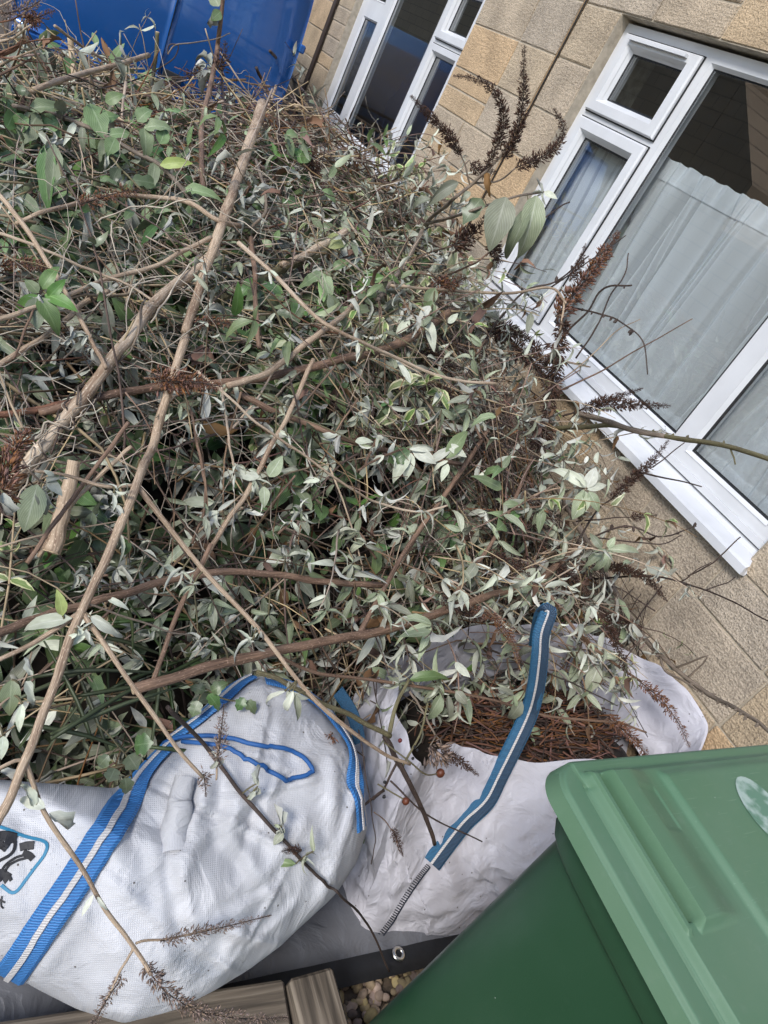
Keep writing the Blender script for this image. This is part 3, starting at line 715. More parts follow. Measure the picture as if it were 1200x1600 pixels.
def strapmat(name, col, dk, k=150.):
    m = mat(name, col, .6); n = m.node_tree.nodes; l = m.node_tree.links; p = n['Principled BSDF']
    uv = n.new('ShaderNodeUVMap'); mp = n.new('ShaderNodeMapping'); mp.inputs['Rotation'].default_value = (0,0,math.radians(30)); l.new(uv.outputs[0], mp.inputs['Vector'])
    w = n.new('ShaderNodeTexWave'); w.inputs['Scale'].default_value = k/2; w.inputs['Distortion'].default_value = 2; w.inputs['Detail'].default_value = 2; w.inputs['Detail Scale'].default_value = 2; l.new(mp.outputs[0], w.inputs['Vector'])
    x = n.new('ShaderNodeMix'); x.data_type = 'RGBA'; x.inputs['A'].default_value = (*dk,1); x.inputs['B'].default_value = (*col,1)
    l.new(w.outputs['Fac'], x.inputs['Factor']); l.new(x.outputs['Result'], p.inputs['Base Color'])
    b = n.new('ShaderNodeBump'); b.inputs['Strength'].default_value = .5; b.inputs['Distance'].default_value = .002; l.new(w.outputs['Fac'], b.inputs['Height']); l.new(b.outputs[0], p.inputs['Normal'])
    return m
M['strap_blue'] = strapmat('strap_blue', (.055,.235,.54), (.02,.10,.30))
M['strap_white'] = strapmat('strap_white', (.66,.64,.62), (.42,.4,.4))
M['strap_teal'] = strapmat('strap_teal', (.045,.20,.36), (.008,.03,.08), 220)
M['strap_navy'] = strapmat('strap_navy', (.035,.09,.16), (.006,.012,.03), 220)
M['print'] = mat('black_print', (.012,.012,.015), .6); M['print_blue'] = mat('blue_print', (.03,.2,.34), .6)
M['thread'] = mat('dark_thread', (.015,.02,.035), .7)

def ribbon(path, normals, widths, thick=.003, uvlen=True):
    """flat strip with thickness along path; returns MB with uv in metres"""
    mb = MB(); mb.uv = []; L = 0; n = len(path)
    for i, p in enumerate(path):
        t = (path[min(i+1,n-1)]-path[max(i-1,0)]).normalized(); nn = normals[i]; s = t.cross(nn).normalized(); nn = s.cross(t).normalized()
        if i: L += (path[i]-path[i-1]).length
        w = widths[i]/2
        for a, b, v in ((-w,0,0),(-w*.8,thick,.1),(w*.8,thick,.9),(w,0,1)):
            mb.v.append(tuple(p+s*a+nn*b)); mb.uv.append((L, v*2*w))
    for i in range(n-1):
        for k in range(4):
            k2 = (k+1) % 4; mb.f.append((i*4+k, i*4+k2, (i+1)*4+k2, (i+1)*4+k))
    mb.f.append((0,1,2,3)); mb.f.append(tuple((n-1)*4+k for k in (3,2,1,0)))
    return mb
def on_surface(bvh, px, py, fallback=None):
    r = ray(px, py).normalized(); loc, nor, i, d = bvh.ray_cast(CAM, r)
    if loc is None: return fallback
    if nor.dot(r) > 0: nor = -nor
    return loc, nor
def pixribbon(bvh, pts, wpx, lift=.003, thick=.003, step=10, extra=None, smooth=3):
    """ribbon laid on a surface along a traced line; extra points (Vector) may start it free of the surface"""
    P = catmull([Vector((x,y,0)) for x, y in pts], 6); path = []; nor = []; wid = []
    for q in P:
        h = on_surface(bvh, q.x, q.y)
        if h is None: continue
        path.append(h[0]+h[1]*lift); nor.append(h[1]); wid.append(wpx/FPX*depth_of(h[0]))
    # smooth
    for _ in range(smooth):
        path = [path[0]] + [(path[i-1]+path[i]*2+path[i+1])/4 for i in range(1,len(path)-1)] + [path[-1]]
        nor = [nor[0]] + [(nor[i-1]+nor[i]*2+nor[i+1]).normalized() for i in range(1,len(nor)-1)] + [nor[-1]]
    for i, p in enumerate(path):
        loc, nr, _i, _d = bvh.find_nearest(p)
        if nr.dot(CAM-loc) < 0: nr = -nr
        if (p-loc).dot(nr) < lift: path[i] = loc+nr*lift
    return ribbon(path, nor, wid, thick)

# --- bag 1: tied-up bulging bag, bottom left
B1C = at_z(285,1335,.30); B1N = Vector((-.16,-.50,.85)).normalized()
B1U = B1N.cross(Vector((1,0,0))).normalized(); B1R = B1U.cross(B1N).normalized()
out1 = [(-130,1440),(-110,1300),(-40,1215),(40,1222),(110,1226),(180,1232),(225,1195),(285,1135),(340,1085),(400,1056),(455,1068),(505,1105),(543,1160),(563,1225),(570,1290),(553,1345),(520,1395),(480,1432),(430,1478),(385,1512),(330,1545),(270,1575),(190,1596),(120,1575),(60,1545),(0,1510),(-60,1490)]
def plane_pt(px, py):
    r = ray(px, py); t = (B1C-CAM).dot(B1N)/r.dot(B1N); return CAM+r*t
poly = [(d.dot(B1R), d.dot(B1U)) for d in [plane_pt(*q)-B1C for q in out1]]
def polyR(th):
    c, s = math.cos(th), math.sin(th); best = .1
    for (x0,y0),(x1,y1) in zip(poly, poly[1:]+poly[:1]):
        dx, dy = x1-x0, y1-y0; den = c*dy-s*dx
        if abs(den) < 1e-9: continue
        t = (x0*dy-y0*dx)/den; q = (x0*s-y0*c)/den if abs(den) > 0 else 0
        q = ((x0)*s-(y0)*c)/(den)
        if t > 0 and -1e-6 <= q <= 1+1e-6: best = max(best, t)
    return best
NA, NS = 320, 76
RAD = [polyR(2*math.pi*i/NA) for i in range(NA)]
for _ in range(2): RAD = [(RAD[i-1]+RAD[i]*2+RAD[(i+1)%NA])/4 for i in range(NA)]
def ridged(p, o=3):
    v = 0; a = 1
    for k in range(o): v += a*(1-abs(noise.noise(p*(1.9**k)+Vector((k*7.1,3,1)))*2)); a *= .5
    return v/1.75
def _pl(px, py): d = plane_pt(px, py)-B1C; return (d.dot(B1R), d.dot(B1U))
CR = []
for q0, q1, amp, wd_ in (((285,1235),(250,1350),.030,.030),((250,1350),(265,1420),.022,.03),((265,1420),(335,1440),.018,.025),((330,1235),(320,1300),.030,.03),((320,1300),(375,1375),.022,.025),((375,1375),(300,1420),.016,.02),((400,1150),(350,1330),.016,.03),
   ((370,1370),(440,1290),.018,.03),((215,1330),(235,1480),.018,.025),((120,1420),(200,1540),.014,.03),((480,1200),(470,1390),.018,.035),((520,1240),(440,1450),.014,.03),((60,1240),(150,1320),.016,.03),((100,1440),(60,1500),.014,.02),((330,1440),(300,1560),.016,.03),((420,1400),(250,1560),.012,.02),((20,1250),(110,1240),.014,.03)):
    CR.append((_pl(*q0), _pl(*q1), amp*.6, wd_))
_fr = random.Random(3); FOLDS = []
for _k in range(46):
    _x, _y, _a, _l = _fr.uniform(-.55,.5), _fr.uniform(-.3,.34), _fr.gauss(2.0,.75), _fr.uniform(.07,.26)
    FOLDS.append((_x-_l/2*math.cos(_a), _y-_l/2*math.sin(_a), _x+_l/2*math.cos(_a), _y+_l/2*math.sin(_a), _fr.uniform(.006,.015)*_fr.choice((1,1,-1)), _fr.uniform(.008,.024)))
def creases(x, y):
    h = 0
    for x0, y0, x1, y1, amp, wd_ in FOLDS:             # sharp tented folds
        dx, dy = x1-x0, y1-y0; t = max(0,min(1,((x-x0)*dx+(y-y0)*dy)/(dx*dx+dy*dy))); d = math.hypot(x-x0-dx*t, y-y0-dy*t)/wd_
        if d < 1: h += amp*(1-d)*math.sin(math.pi*(.08+.84*t))
    for (x0,y0),(x1,y1),amp,wd_ in CR:
        dx, dy = x1-x0, y1-y0; L2 = dx*dx+dy*dy; t = max(0,min(1,((x-x0)*dx+(y-y0)*dy)/L2))
        qx, qy = x-(x0+dx*t), y-(y0+dy*t); side = (qx*dy-qy*dx)/math.sqrt(L2); d = math.hypot(qx,qy)/wd_
        h += amp*(math.exp(-d*d*1.2)*(.5-math.tanh(side/wd_*2.2)))*(1-.5*t)
    return h
mb = MB(); mb.uv = []
def b1pt(i, s, side):
    th = 2*math.pi*i/NA; R = RAD[i]*s; x, y = R*math.cos(th), R*math.sin(th)
    T = .17 if side > 0 else .23
    h = T*(1-s**2.6)**.55 if s < 1 else 0
    p = B1C+B1R*x+B1U*y
    if side > 0:
        f = (1-s**6)
        q = Vector((x*2.6+y*1.1, y*2.2-x*.8, .3)); q2 = Vector((x*7, y*3.2+x*2, 2.))
        h += f*(.022*(ridged(q)-.6) + .010*(ridged(q2)-.6) + .006*noise.noise(Vector((x*22,y*14,5)))) + f*creases(x, y)
    p = p+B1N*(h*side)
    if p.z < .012: p.z = .012+.02*noise.noise(p*4)*0
    return p, x, y
for side in (1,-1):
    base = len(mb.v)
    for i in range(NA):
        for j in range(NS):
            s = 1-(1-j/(NS-1))**1.0
            s = math.sin(s*math.pi/2)**1.0 if j else 0
            p, x, y = b1pt(i, min(1,s), side); mb.v.append(tuple(p)); mb.uv.append((x, y))
    for i in range(NA):
        i2 = (i+1) % NA
        for j in range(NS-1):
            f = (base+i*NS+j, base+i*NS+j+1, base+i2*NS+j+1, base+i2*NS+j); mb.f.append(f if side > 0 else f[::-1])
bag1 = tag(empty('woven_bag', (B1C.x, B1C.y, 0)), 'bulging white woven bag with bright blue straps and black print, beside the timber edging', 'bag')
b1m = mb.build('sack', M['bag1'], bag1, True)
bvh1 = BVHTree.FromPolygons([Vector(v) for v in mb.v], mb.f)
def strap(bvh, pts, wpx, parent, m1, m2=None, wf=.22, off=0., label=None):
    o = pixribbon(bvh, pts, wpx, .006, .004, smooth=6).build('strap', m1, parent, False)
    if label: o['label'] = label
    if m2: pixribbon(bvh, pts, wpx*wf, .0115, .002, smooth=6).build('stripe', m2, o, False)
    return o
s1 = [(-2,1520),(25,1490),(60,1440),(115,1365),(165,1290),(205,1230),(240,1190),(275,1155),(300,1120)]
strap(bvh1, [(14,1526),(40,1488),(85,1425),(135,1350),(180,1280),(215,1225),(245,1190),(270,1165)], 50, bag1, M['strap_blue'], M['strap_white'], .2)
strap(bvh1, [(413,1066),(450,1075),(490,1098),(520,1130),(543,1165),(551,1200),(553,1235),(557,1265),(560,1295)], 34, bag1, M['strap_blue'], M['strap_white'], .22)
strap(bvh1, [(268,1160),(310,1130),(345,1100),(372,1075),(395,1062)], 34, bag1, M['strap_blue'], M['strap_white'], .2)
# thin blue tie loop
lp = [(262,1168),(290,1158),(340,1156),(400,1166),(445,1174),(470,1185),(483,1205),(476,1218),(452,1222),(430,1215),(405,1195),(375,1178),(330,1168),(290,1165)]
pp = []
for q in catmull([Vector((x,y,0)) for x, y in lp], 5):
    h = on_surface(bvh1, q.x, q.y)
    if h: pp.append(h[0]+h[1]*.012)
MB().tube(pp, .0042, 8).build('tie_cord', M['strap_blue'], bag1, True)
# printed border and letter strokes (the visible end of the print)
def stroke(pts, w, m, name): pixribbon(bvh1, pts, w, .0008, .0008).build(name, m, bag1)
stroke([(-20,1285),(0,1292),(38,1307),(72,1316),(70,1335),(55,1355),(40,1375),(22,1396),(2,1383)], 5, M['print_blue'], 'printed_border')
for pts, w in (([(-8,1308),(8,1306),(24,1310)],15),([(4,1328),(16,1312),(26,1311)],10),([(-6,1322),(6,1316)],14),([(31,1324),(42,1321),(53,1321)],12),([(24,1314),(22,1328),(12,1338),(-4,1346)],5),([(53,1321),(44,1323)],10),([(36,1332),(46,1336),(52,1342)],11),([(38,1336),(24,1340),(10,1350),(4,1358)],4),([(44,1340),(28,1344),(14,1352),(8,1362)],4),([(-6,1372),(4,1366),(14,1374)],18),([(14,1366),(18,1376)],6)):
    stroke(pts, w, M['print'], 'printed_lettering')
for pts in ([(-6,1402),(-1,1408),(-6,1416)],[(3,1400),(2,1414),(6,1419)],[(-1,1406),(8,1410)]): stroke(pts, 2.6, M['print'], 'printed_lettering')
# rolled filling spout pressed flat on the bag
hs = [on_surface(bvh1, x, y) for x, y in ((299,1222),(290,1245),(283,1270),(276,1298),(272,1325))]
mb = MB(); mb.uv = []; path = catmull([h[0]+h[1]*k for h, k in zip(hs, (.024,.019,.012,.003,-.012))], 6); n_ = len(path)
for i, p in enumerate(path):
    t = (path[min(i+1,n_-1)]-path[max(0,i-1)]).normalized(); a = B1N.cross(t).normalized(); b = t.cross(a)
    for k in range(24):
        th = 2*math.pi*k/24; r = (.0165+.008*i/n_)*(1+.10*noise.noise(Vector((math.cos(th)*1.2, math.sin(th)*1.2, i*.05))))
        mb.v.append(tuple(p+a*math.cos(th)*r*1.1+b*math.sin(th)*r*.9)); mb.uv.append((k/24*.2, i*.01))
for i in range(n_-1):
    for k in range(24): mb.f.append((i*24+k, i*24+(k+1)%24, (i+1)*24+(k+1)%24, (i+1)*24+k))
mb.build('spout', M['bag1'], bag1, True)

# --- bag 2: open white bag full of brown prunings
bag2 = tag(empty('open_bag', (1.5,.8,0)), 'open white bag with dark teal strap, full of brown prunings, against the wall', 'bag')
BASE = [(1.00,.53),(1.15,.475),(1.4,.465),(1.7,.48),(1.97,.55),(2.07,.8),(1.97,1.05),(1.7,1.12),(1.4,1.12),(1.15,1.08),(1.02,.92),(.98,.70)]
RIM = [(1.00,.70,.43),(1.12,.76,.40),(1.30,.72,.41),(1.56,.665,.43),(1.90,.635,.43),(2.125,.74,.47),(2.03,.95,.50),(1.77,1.05,.54),(1.50,1.06,.55),(1.25,1.03,.51),(1.08,.99,.48),(.99,.86,.45)]
def closed(P, u):
    n = len(P); f = (u*n) % n; i = int(f); t = f-i
    p0, p1, p2, p3 = (Vector(P[(i+k-1) % n]) for k in range(4))
    return .5*((2*p1)+(p2-p0)*t+(2*p0-5*p1+4*p2-p3)*t*t+(3*p1-p0-3*p2+p3)*t**3)
c2 = Vector((1.5,.82,0))
T2 = [(_fr.uniform(0,1), _fr.uniform(0,1), _fr.gauss(0,.10), _fr.uniform(.2,.6), _fr.uniform(.008,.020)*_fr.choice((1,1,-1)), _fr.uniform(.004,.012)) for _ in range(80)]
def tents(u, t):
    h = 0
    for u0, t0, sl, ln, amp, wd_ in T2:
        if abs(t-t0) > ln/2: continue
        d = abs((u-u0-sl*(t-t0)+.5) % 1-.5)/wd_
        if d < 1: h += amp*(1-d)*math.cos(math.pi*(t-t0)/ln)
    return h
def b2(u, v):
    b = closed([(*q,0) for q in BASE], u); r = closed(RIM, u)
    if v <= .72:
        t = v/.72; p = b.lerp(r, t); p.z = .008+(r.z-.008)*t
        o = Vector((p.x-c2.x, p.y-c2.y, 0)); o.normalize()
        k = math.sin(math.pi*min(1,t**.8))*.055
        q = Vector((u*9, t*1.4, 2)); wr = (ridged(Vector((u*7+t*1.2,t*1.8,4)),3)-.6)*.05+(ridged(Vector((u*16-t*3.,t*4.,1)),3)-.6)*.016+.006*noise.noise(Vector((u*60,t*9,1)))+tents(u, t)
        p += o*(k+wr*math.sin(math.pi*min(1,t*.9+.1))); p.z += .012*noise.noise(q)*t
        p.z += .05*sstep(.6,1,t)*noise.noise(Vector((u*14,1,1)))+.02*sstep(.8,1,t)*noise.noise(Vector((u*37,1,1)))
    else:
        t = (v-.72)/.28; o = Vector((r.x-c2.x, r.y-c2.y, 0)); p = r-o.normalized()*.006-o*(.10*t); p.z = r.z-.24*t
        p += o.normalized()*(ridged(Vector((u*14,t*2,4)),2)-.6)*.03*t; p.z += (.05*noise.noise(Vector((u*14,1,1)))+.02*noise.noise(Vector((u*37,1,1))))*(1-t)
    return p
mb = MB().grid(b2, 360, 76, True); mb.uv = []
for i in range(360):
    for j in range(76): mb.uv.append((i/360*3.2, j/75*.9))
b2m = mb.build('sack', M['bag2'], bag2, True); b2m.data.set_sharp_from_angle(angle=math.radians(26))
bvh2 = BVHTree.FromPolygons([Vector(v) for v in mb.v], mb.f)
# strap: free loop at the top, then down the front of the bag
top = [at_z(838,1010,.60),at_z(842,975,.70),at_z(850,958,.775),(at_z(857,957,.79)),(at_z(846,990,.74)),(at_z(843,1030,.68)),(at_z(836,1080,.59)),(at_z(822,1125,.50))]
hh = [on_surface(bvh2, x, y) for x, y in ((800,1165),(778,1210),(757,1250),(725,1280),(700,1310),(672,1348))]
path = catmull(top+[h[0]+h[1]*.006 for h in hh if h], 5); nv = (CAM-path[len(path)//2]).normalized()
wid = [ (24+8*i/len(path))/FPX*depth_of(p) for i, p in enumerate(path)]
st = ribbon(path, [((CAM-p).normalized()+Vector((.25*math.sin(i*.35),0,0))).normalized() for i, p in enumerate(path)], wid, .004).build('strap', M['strap_teal'], bag2)
side = []
for i, p in enumerate(path):
    t = (path[min(i+1,len(path)-1)]-path[max(0,i-1)]).normalized(); nn = (CAM-p).normalized(); s = t.cross(nn).normalized()
    side.append(p+nn*.006-s*wid[i]*.24)
ribbon(side[8:], [(CAM-p).normalized() for p in side[8:]], [w*.42 for w in wid[8:]], .002).build('stripe', M['strap_navy'], st)
ribbon([p+(CAM-p).normalized()*.007 for p in path], [(CAM-p).normalized() for p in path], [w*.13 for w in wid], .0015).build('stripe', M['strap_white'], st)
# zigzag stitched corner seam
sp_ = [(668,1352),(650,1375),(630,1405),(612,1435),(592,1462)]
P = catmull([Vector((x,y,0)) for x, y in sp_], 9); mb = MB(); prev = None; rail = []
for i, q in enumerate(P):
    dxy = (P[min(i+1,len(P)-1)]-P[max(0,i-1)]).normalized(); px_ = Vector((-dxy.y,dxy.x,0))
    hb = [on_surface(bvh2, *(q+px_*o).xy) for o in (-3.6,3.6)]
    if None in hb: continue
    mb.tube([h[0]+h[1]*.002 for h in hb], .0011, 4); rail.append(hb[0][0]+hb[0][1]*.004)
if len(rail) > 2: mb.tube(rail, .0018, 5)
if mb.v: mb.build('stitching', M['thread'], bag2)
# second blue strap end between the bags
o_ = ribbon(catmull([at_z(528,1080,.50), at_z(545,1105,.47), at_z(556,1130,.44), at_z(562,1160,.40)],4), [(CAM-B1C).normalized()]*13, [.030]*13, .003).build('strap', M['strap_teal'], bag2)

# ------------------------------------------------------------------ ground sheet, timbers, gravel
M['sheet'] = wovenmat('grey_sheet', (.17,.175,.195), (.10,.105,.12), weave=420., wb=.1, rough=.45)
M['blackhem'] = mat('black_hem', (.014,.015,.018), .55, var=.4, scale=30, bump=.2, bscale=80)
def sheet(u, v):
    x = .15+u*1.6; y = .475+v*.6 - .02*u
    return (x, y, .028+.035*max(0,noise.noise(Vector((x*4,y*5,1))))*sstep(0,.2,v)+.02*ridged(Vector((x*5+y*3,y*2,2)),2)*sstep(0,.15,v))
mb = MB().grid(sheet, 110, 50); mb.uv = [(i/109*1.6, j/49*.6) for i in range(110) for j in range(50)]
gs = mb.build('ground_sheet', M['sheet'], None, True); tag(gs, 'crumpled grey ground sheet with black hem lying under the bags', 'tarpaulin')
mb = MB().grid(lambda u, v: (.15+u*1.6, .425+v*.055-.02*u, .030+.006*math.sin(v*math.pi)+.004*noise.noise(Vector((u*20,v*2,0)))), 90, 5)
hem = mb.build('hem', M['blackhem'], gs, True)
ec = at_z(622,1491,.036); mb = MB()
mb.grid(lambda u, v: (ec.x+(.012+.0045*math.cos(v*2*math.pi))*math.cos(u*2*math.pi), ec.y+(.012+.0045*math.cos(v*2*math.pi))*math.sin(u*2*math.pi), ec.z+.003+.003*math.sin(v*2*math.pi)), 28, 9, True)
mb.build('eyelet', mat('eyelet_metal', (.7,.68,.64), .3, metallic=1.), hem, True)

def woodmat():
    m = mat('weathered_timber', (.25,.19,.13), .85); n = m.node_tree.nodes; l = m.node_tree.links; p = n['Principled BSDF']
    tc = n.new('ShaderNodeTexCoord'); mp = n.new('ShaderNodeMapping'); mp.inputs['Scale'].default_value = (2.2,46,46); l.new(tc.outputs['Object'], mp.inputs['Vector'])
    z = n.new('ShaderNodeTexNoise'); z.inputs['Scale'].default_value = 1.6; z.inputs['Detail'].default_value = 7; z.inputs['Distortion'].default_value = .7; l.new(mp.outputs[0], z.inputs['Vector'])
    cr = n.new('ShaderNodeValToRGB'); e = cr.color_ramp.elements; e[0].position = .32; e[0].color = (.06,.048,.036,1); e[1].position = .66; e[1].color = (.235,.195,.15,1); x = e.new(.5); x.color = (.15,.12,.09,1)
    l.new(z.outputs['Fac'], cr.inputs[0]); l.new(cr.outputs[0], p.inputs['Base Color'])
    b = n.new('ShaderNodeBump'); b.inputs['Strength'].default_value = .7; b.inputs['Distance'].default_value = .004; l.new(z.outputs['Fac'], b.inputs['Height']); l.new(b.outputs[0], p.inputs['Normal']); return m
M['wood'] = woodmat()
def timber(name, loc, size, rz, label):
    mb = MB().cbox((0,-size[1]/2,0),(size[0],size[1]/2,size[2]),.006); o = mb.build(name, M['wood']); o.location = loc; o.rotation_euler.z = rz
    return tag(o, label, 'timber', 'timber edging')
a = at_z(0,1595,.15); b = at_z(447,1528,.15)
d = (b-a); rz = math.atan2(d.y, d.x)
nrm = Vector((math.sin(rz), -math.cos(rz), 0))
timber('timber_sleeper', b-d.normalized()*1.1+nrm*.06-Vector((0,0,.15)), (1.097,.12,.15), rz, 'long weathered timber lying under the edge of the bulging white bag')
c0 = at_z(452,1523,.165); c1 = at_z(522,1514,.165); c3 = at_z(540,1600,.165)
dd = Vector((.03,-1,0)).normalized(); mid = (c0+c1)/2
timber('timber_post', Vector((mid.x,mid.y,0)), (.6,(c1-c0).length,.165), math.atan2(dd.y,dd.x), 'short grooved timber end beside the gravel and the green bin')

# gravel: loose stones
ico = [(0,0,1)]+[(math.cos(k*1.2566)*.894,math.sin(k*1.2566)*.894,.447) for k in range(5)]+[(math.cos(k*1.2566+.628)*.894,math.sin(k*1.2566+.628)*.894,-.447) for k in range(5)]+[(0,0,-1)]
icf = [(0,k+1,(k+1)%5+1) for k in range(5)]+[(k+1,k+6,(k+1)%5+1) for k in range(5)]+[((k+1)%5+1,k+6,(k+1)%5+6) for k in range(5)]+[(11,(k+1)%5+6,k+6) for k in range(5)]
_v = list(ico); _f = []
_c = {}
def midp(i, j):
    k = (min(i,j), max(i,j))
    if k not in _c:
        m_ = (Vector(_v[i])+Vector(_v[j])).normalized(); _c[k] = len(_v); _v.append(tuple(m_))
    return _c[k]
for a_, b_, c_ in icf:
    x, y, z = midp(a_,b_), midp(b_,c_), midp(c_,a_); _f += [(a_,x,z),(x,b_,y),(z,y,c_),(x,y,z)]
SV = np.array(_v); SF = np.array(_f)
def fast_mesh(name, V, F, UV=None, smooth=True):
    me = bpy.data.meshes.new(name); k = F.shape[1]
    me.vertices.add(len(V)); me.vertices.foreach_set('co', V.astype(np.float32).ravel())
    me.loops.add(F.size); me.loops.foreach_set('vertex_index', F.astype(np.int32).ravel())
    me.polygons.add(len(F)); me.polygons.foreach_set('loop_start', np.arange(0, F.size, k, dtype=np.int32)); me.polygons.foreach_set('loop_total', np.full(len(F), k, np.int32))
    if UV is not None:
        l = me.uv_layers.new(name='UVMap'); l.data.foreach_set('uv', UV[F.ravel()].astype(np.float32).ravel())
    me.update(calc_edges=True); me.validate()
    if smooth: me.shade_smooth()
    return me
def many(name, TV, TF, mats, UV=None):
    """one mesh from a template and a list of 4x4 matrices"""
    A = np.array([np.array(m) for m in mats]); K = len(A); n = len(TV)
    H = np.c_[TV, np.ones(n)]; V = np.einsum('kij,nj->kni', A, H)[..., :3].reshape(-1,3)
    F = (TF[None]+(np.arange(K)*n)[:,None,None]).reshape(-1, TF.shape[1])
    return fast_mesh(name, V, F, None if UV is None else np.tile(UV,(K,1)))
ms = []
for k in range(5200):
    x, y = (random.uniform(.45,1.75), random.uniform(-.25,.52)) if k < 3200 else (random.uniform(-.6,2.1), random.uniform(-1.,.5)); s = random.uniform(.006,.0135)
    m_ = Matrix.Translation((x,y,s*.4+random.uniform(0,.012))) @ Matrix.Rotation(random.uniform(0,6.28),4,'Z') @ Matrix.Rotation(random.gauss(0,.35),4,'X') @ Matrix.Diagonal((s*random.uniform(.9,1.6),s,s*random.uniform(.45,.8),1)); ms.append(m_)
tag(link('gravel_stones', many('gravel_stones', SV, SF, ms), M['pebble']), 'loose tan gravel stones on the ground beside the bin', 'gravel', kind='stuff')

# ------------------------------------------------------------------ the heap of prunings: a mound, its tangle, and single branches on top
_HY = [.62,.80,.95,1.10,1.30,1.60,2.0,2.6,3.3,3.9,4.3,4.7,5.0]
_HZ = [.05,.20,.38,.56,.72,.86,.96,1.03,1.08,1.09,1.00,.55,.0]
def mound(x, y):
    if y <= _HY[0] or y >= _HY[-1]: z = 0.
    else: z = float(np.interp(y, _HY, _HZ))
    z += max(-.24,min(.10,(x-.95)*.28))*sstep(2.3,3.9,y)*min(1,z*2)
    if x > 1.4: z -= (.24*((x-1.4)/.6)**1.2+.30*sstep(1.55,2.0,x)*sstep(1.2,1.6,y)*(1-sstep(2.7,3.6,y)))*min(1,z)
    if x < -.5: z *= max(0, 1-((-.5-x)/.8)**2)
    if x > .9 and y < 1.2: z -= .10*sstep(.9,1.2,x)*(1-sstep(.95,1.2,y))
    if z > .02: z += .07*noise.noise(Vector((x*1.9,y*1.9,3)))+.075*noise.noise(Vector((x*4.6,y*4.6,7)))
    return max(0, z)
def mnormal(x, y):
    e = .05; return Vector((mound(x-e,y)-mound(x+e,y), mound(x,y-e)-mound(x,y+e), 2*e)).normalized()
def on_mound(px, py, lift=0.):
    r = ray(px, py); d = .35; p = CAM
    while d < 6.5:
        p = CAM+r*d
        if p.x > WALL-.06: return CAM+r*((WALL-.06)/r.x)
        if p.z <= mound(p.x, p.y)+lift: break
        d += .012
    if d >= 6.5: return at_y(px, py, 4.0)
    return p
LASTD = [1.]
def place(q, lift):
    """traced point: (px, py) lies on the heap + lift; (px, py, z) at height z; (px, py, 'y', v) / (px, py, 'x', v) on a plane"""
    if len(q) == 2: return on_mound(q[0], q[1], lift)
    if len(q) == 3: return at_z(*q)
    if q[2] == 'bag':
        h = on_surface(bvh1, q[0], q[1]); LASTD[0] = depth_of(h[0]+h[1]*q[3]) if h else LASTD[0]+.02; return at_d(q[0], q[1], LASTD[0])
    return {'y': at_y, 'x': at_x, 'd': at_d}[q[2]](q[0], q[1], q[3])

# ---- leaf templates: unit length along +X, blade in XY, upper face +Z
def leaf_tpl(width=.26, droop=.25, fold=.12, wave=0., twist=0., nx=8, ny=4, prof=1.0, curl=0., seed=0, lobes=0):
    V = []; UV = []; rr = random.Random(seed); ph = rr.uniform(0,6)
    for i in range(nx):
        t = i/(nx-1); w = width*.5*(math.sin(math.pi*(t**(.75*prof)))**.85 if 0 < t < 1 else 0)+.004
        if t < .1: w = .012
        if lobes: w *= 1+.22*math.sin(t*lobes*6.283)
        ang = -droop*t*t; x = t*math.cos(ang*.8); z = math.sin(ang)*t
        tw = twist*t
        for j in range(ny+1):
            v = j/ny*2-1; y = v*w; zz = abs(v)*w*fold*2
            zz += wave*math.sin(t*17+ph+(1.6 if v > 0 else 0))*abs(v)**1.5*(w/(width*.5+1e-6))
            if curl: zz += curl*(abs(v)**2)*w
            y2, z2 = y*math.cos(tw)-zz*math.sin(tw), y*math.sin(tw)+zz*math.cos(tw)
            V.append((x, y2, z+z2)); UV.append((t, (v+1)/2))
    F = [(i*(ny+1)+j, (i+1)*(ny+1)+j, (i+1)*(ny+1)+j+1, i*(ny+1)+j+1) for i in range(nx-1) for j in range(ny)]
    return np.array(V), np.array(F), np.array(UV)
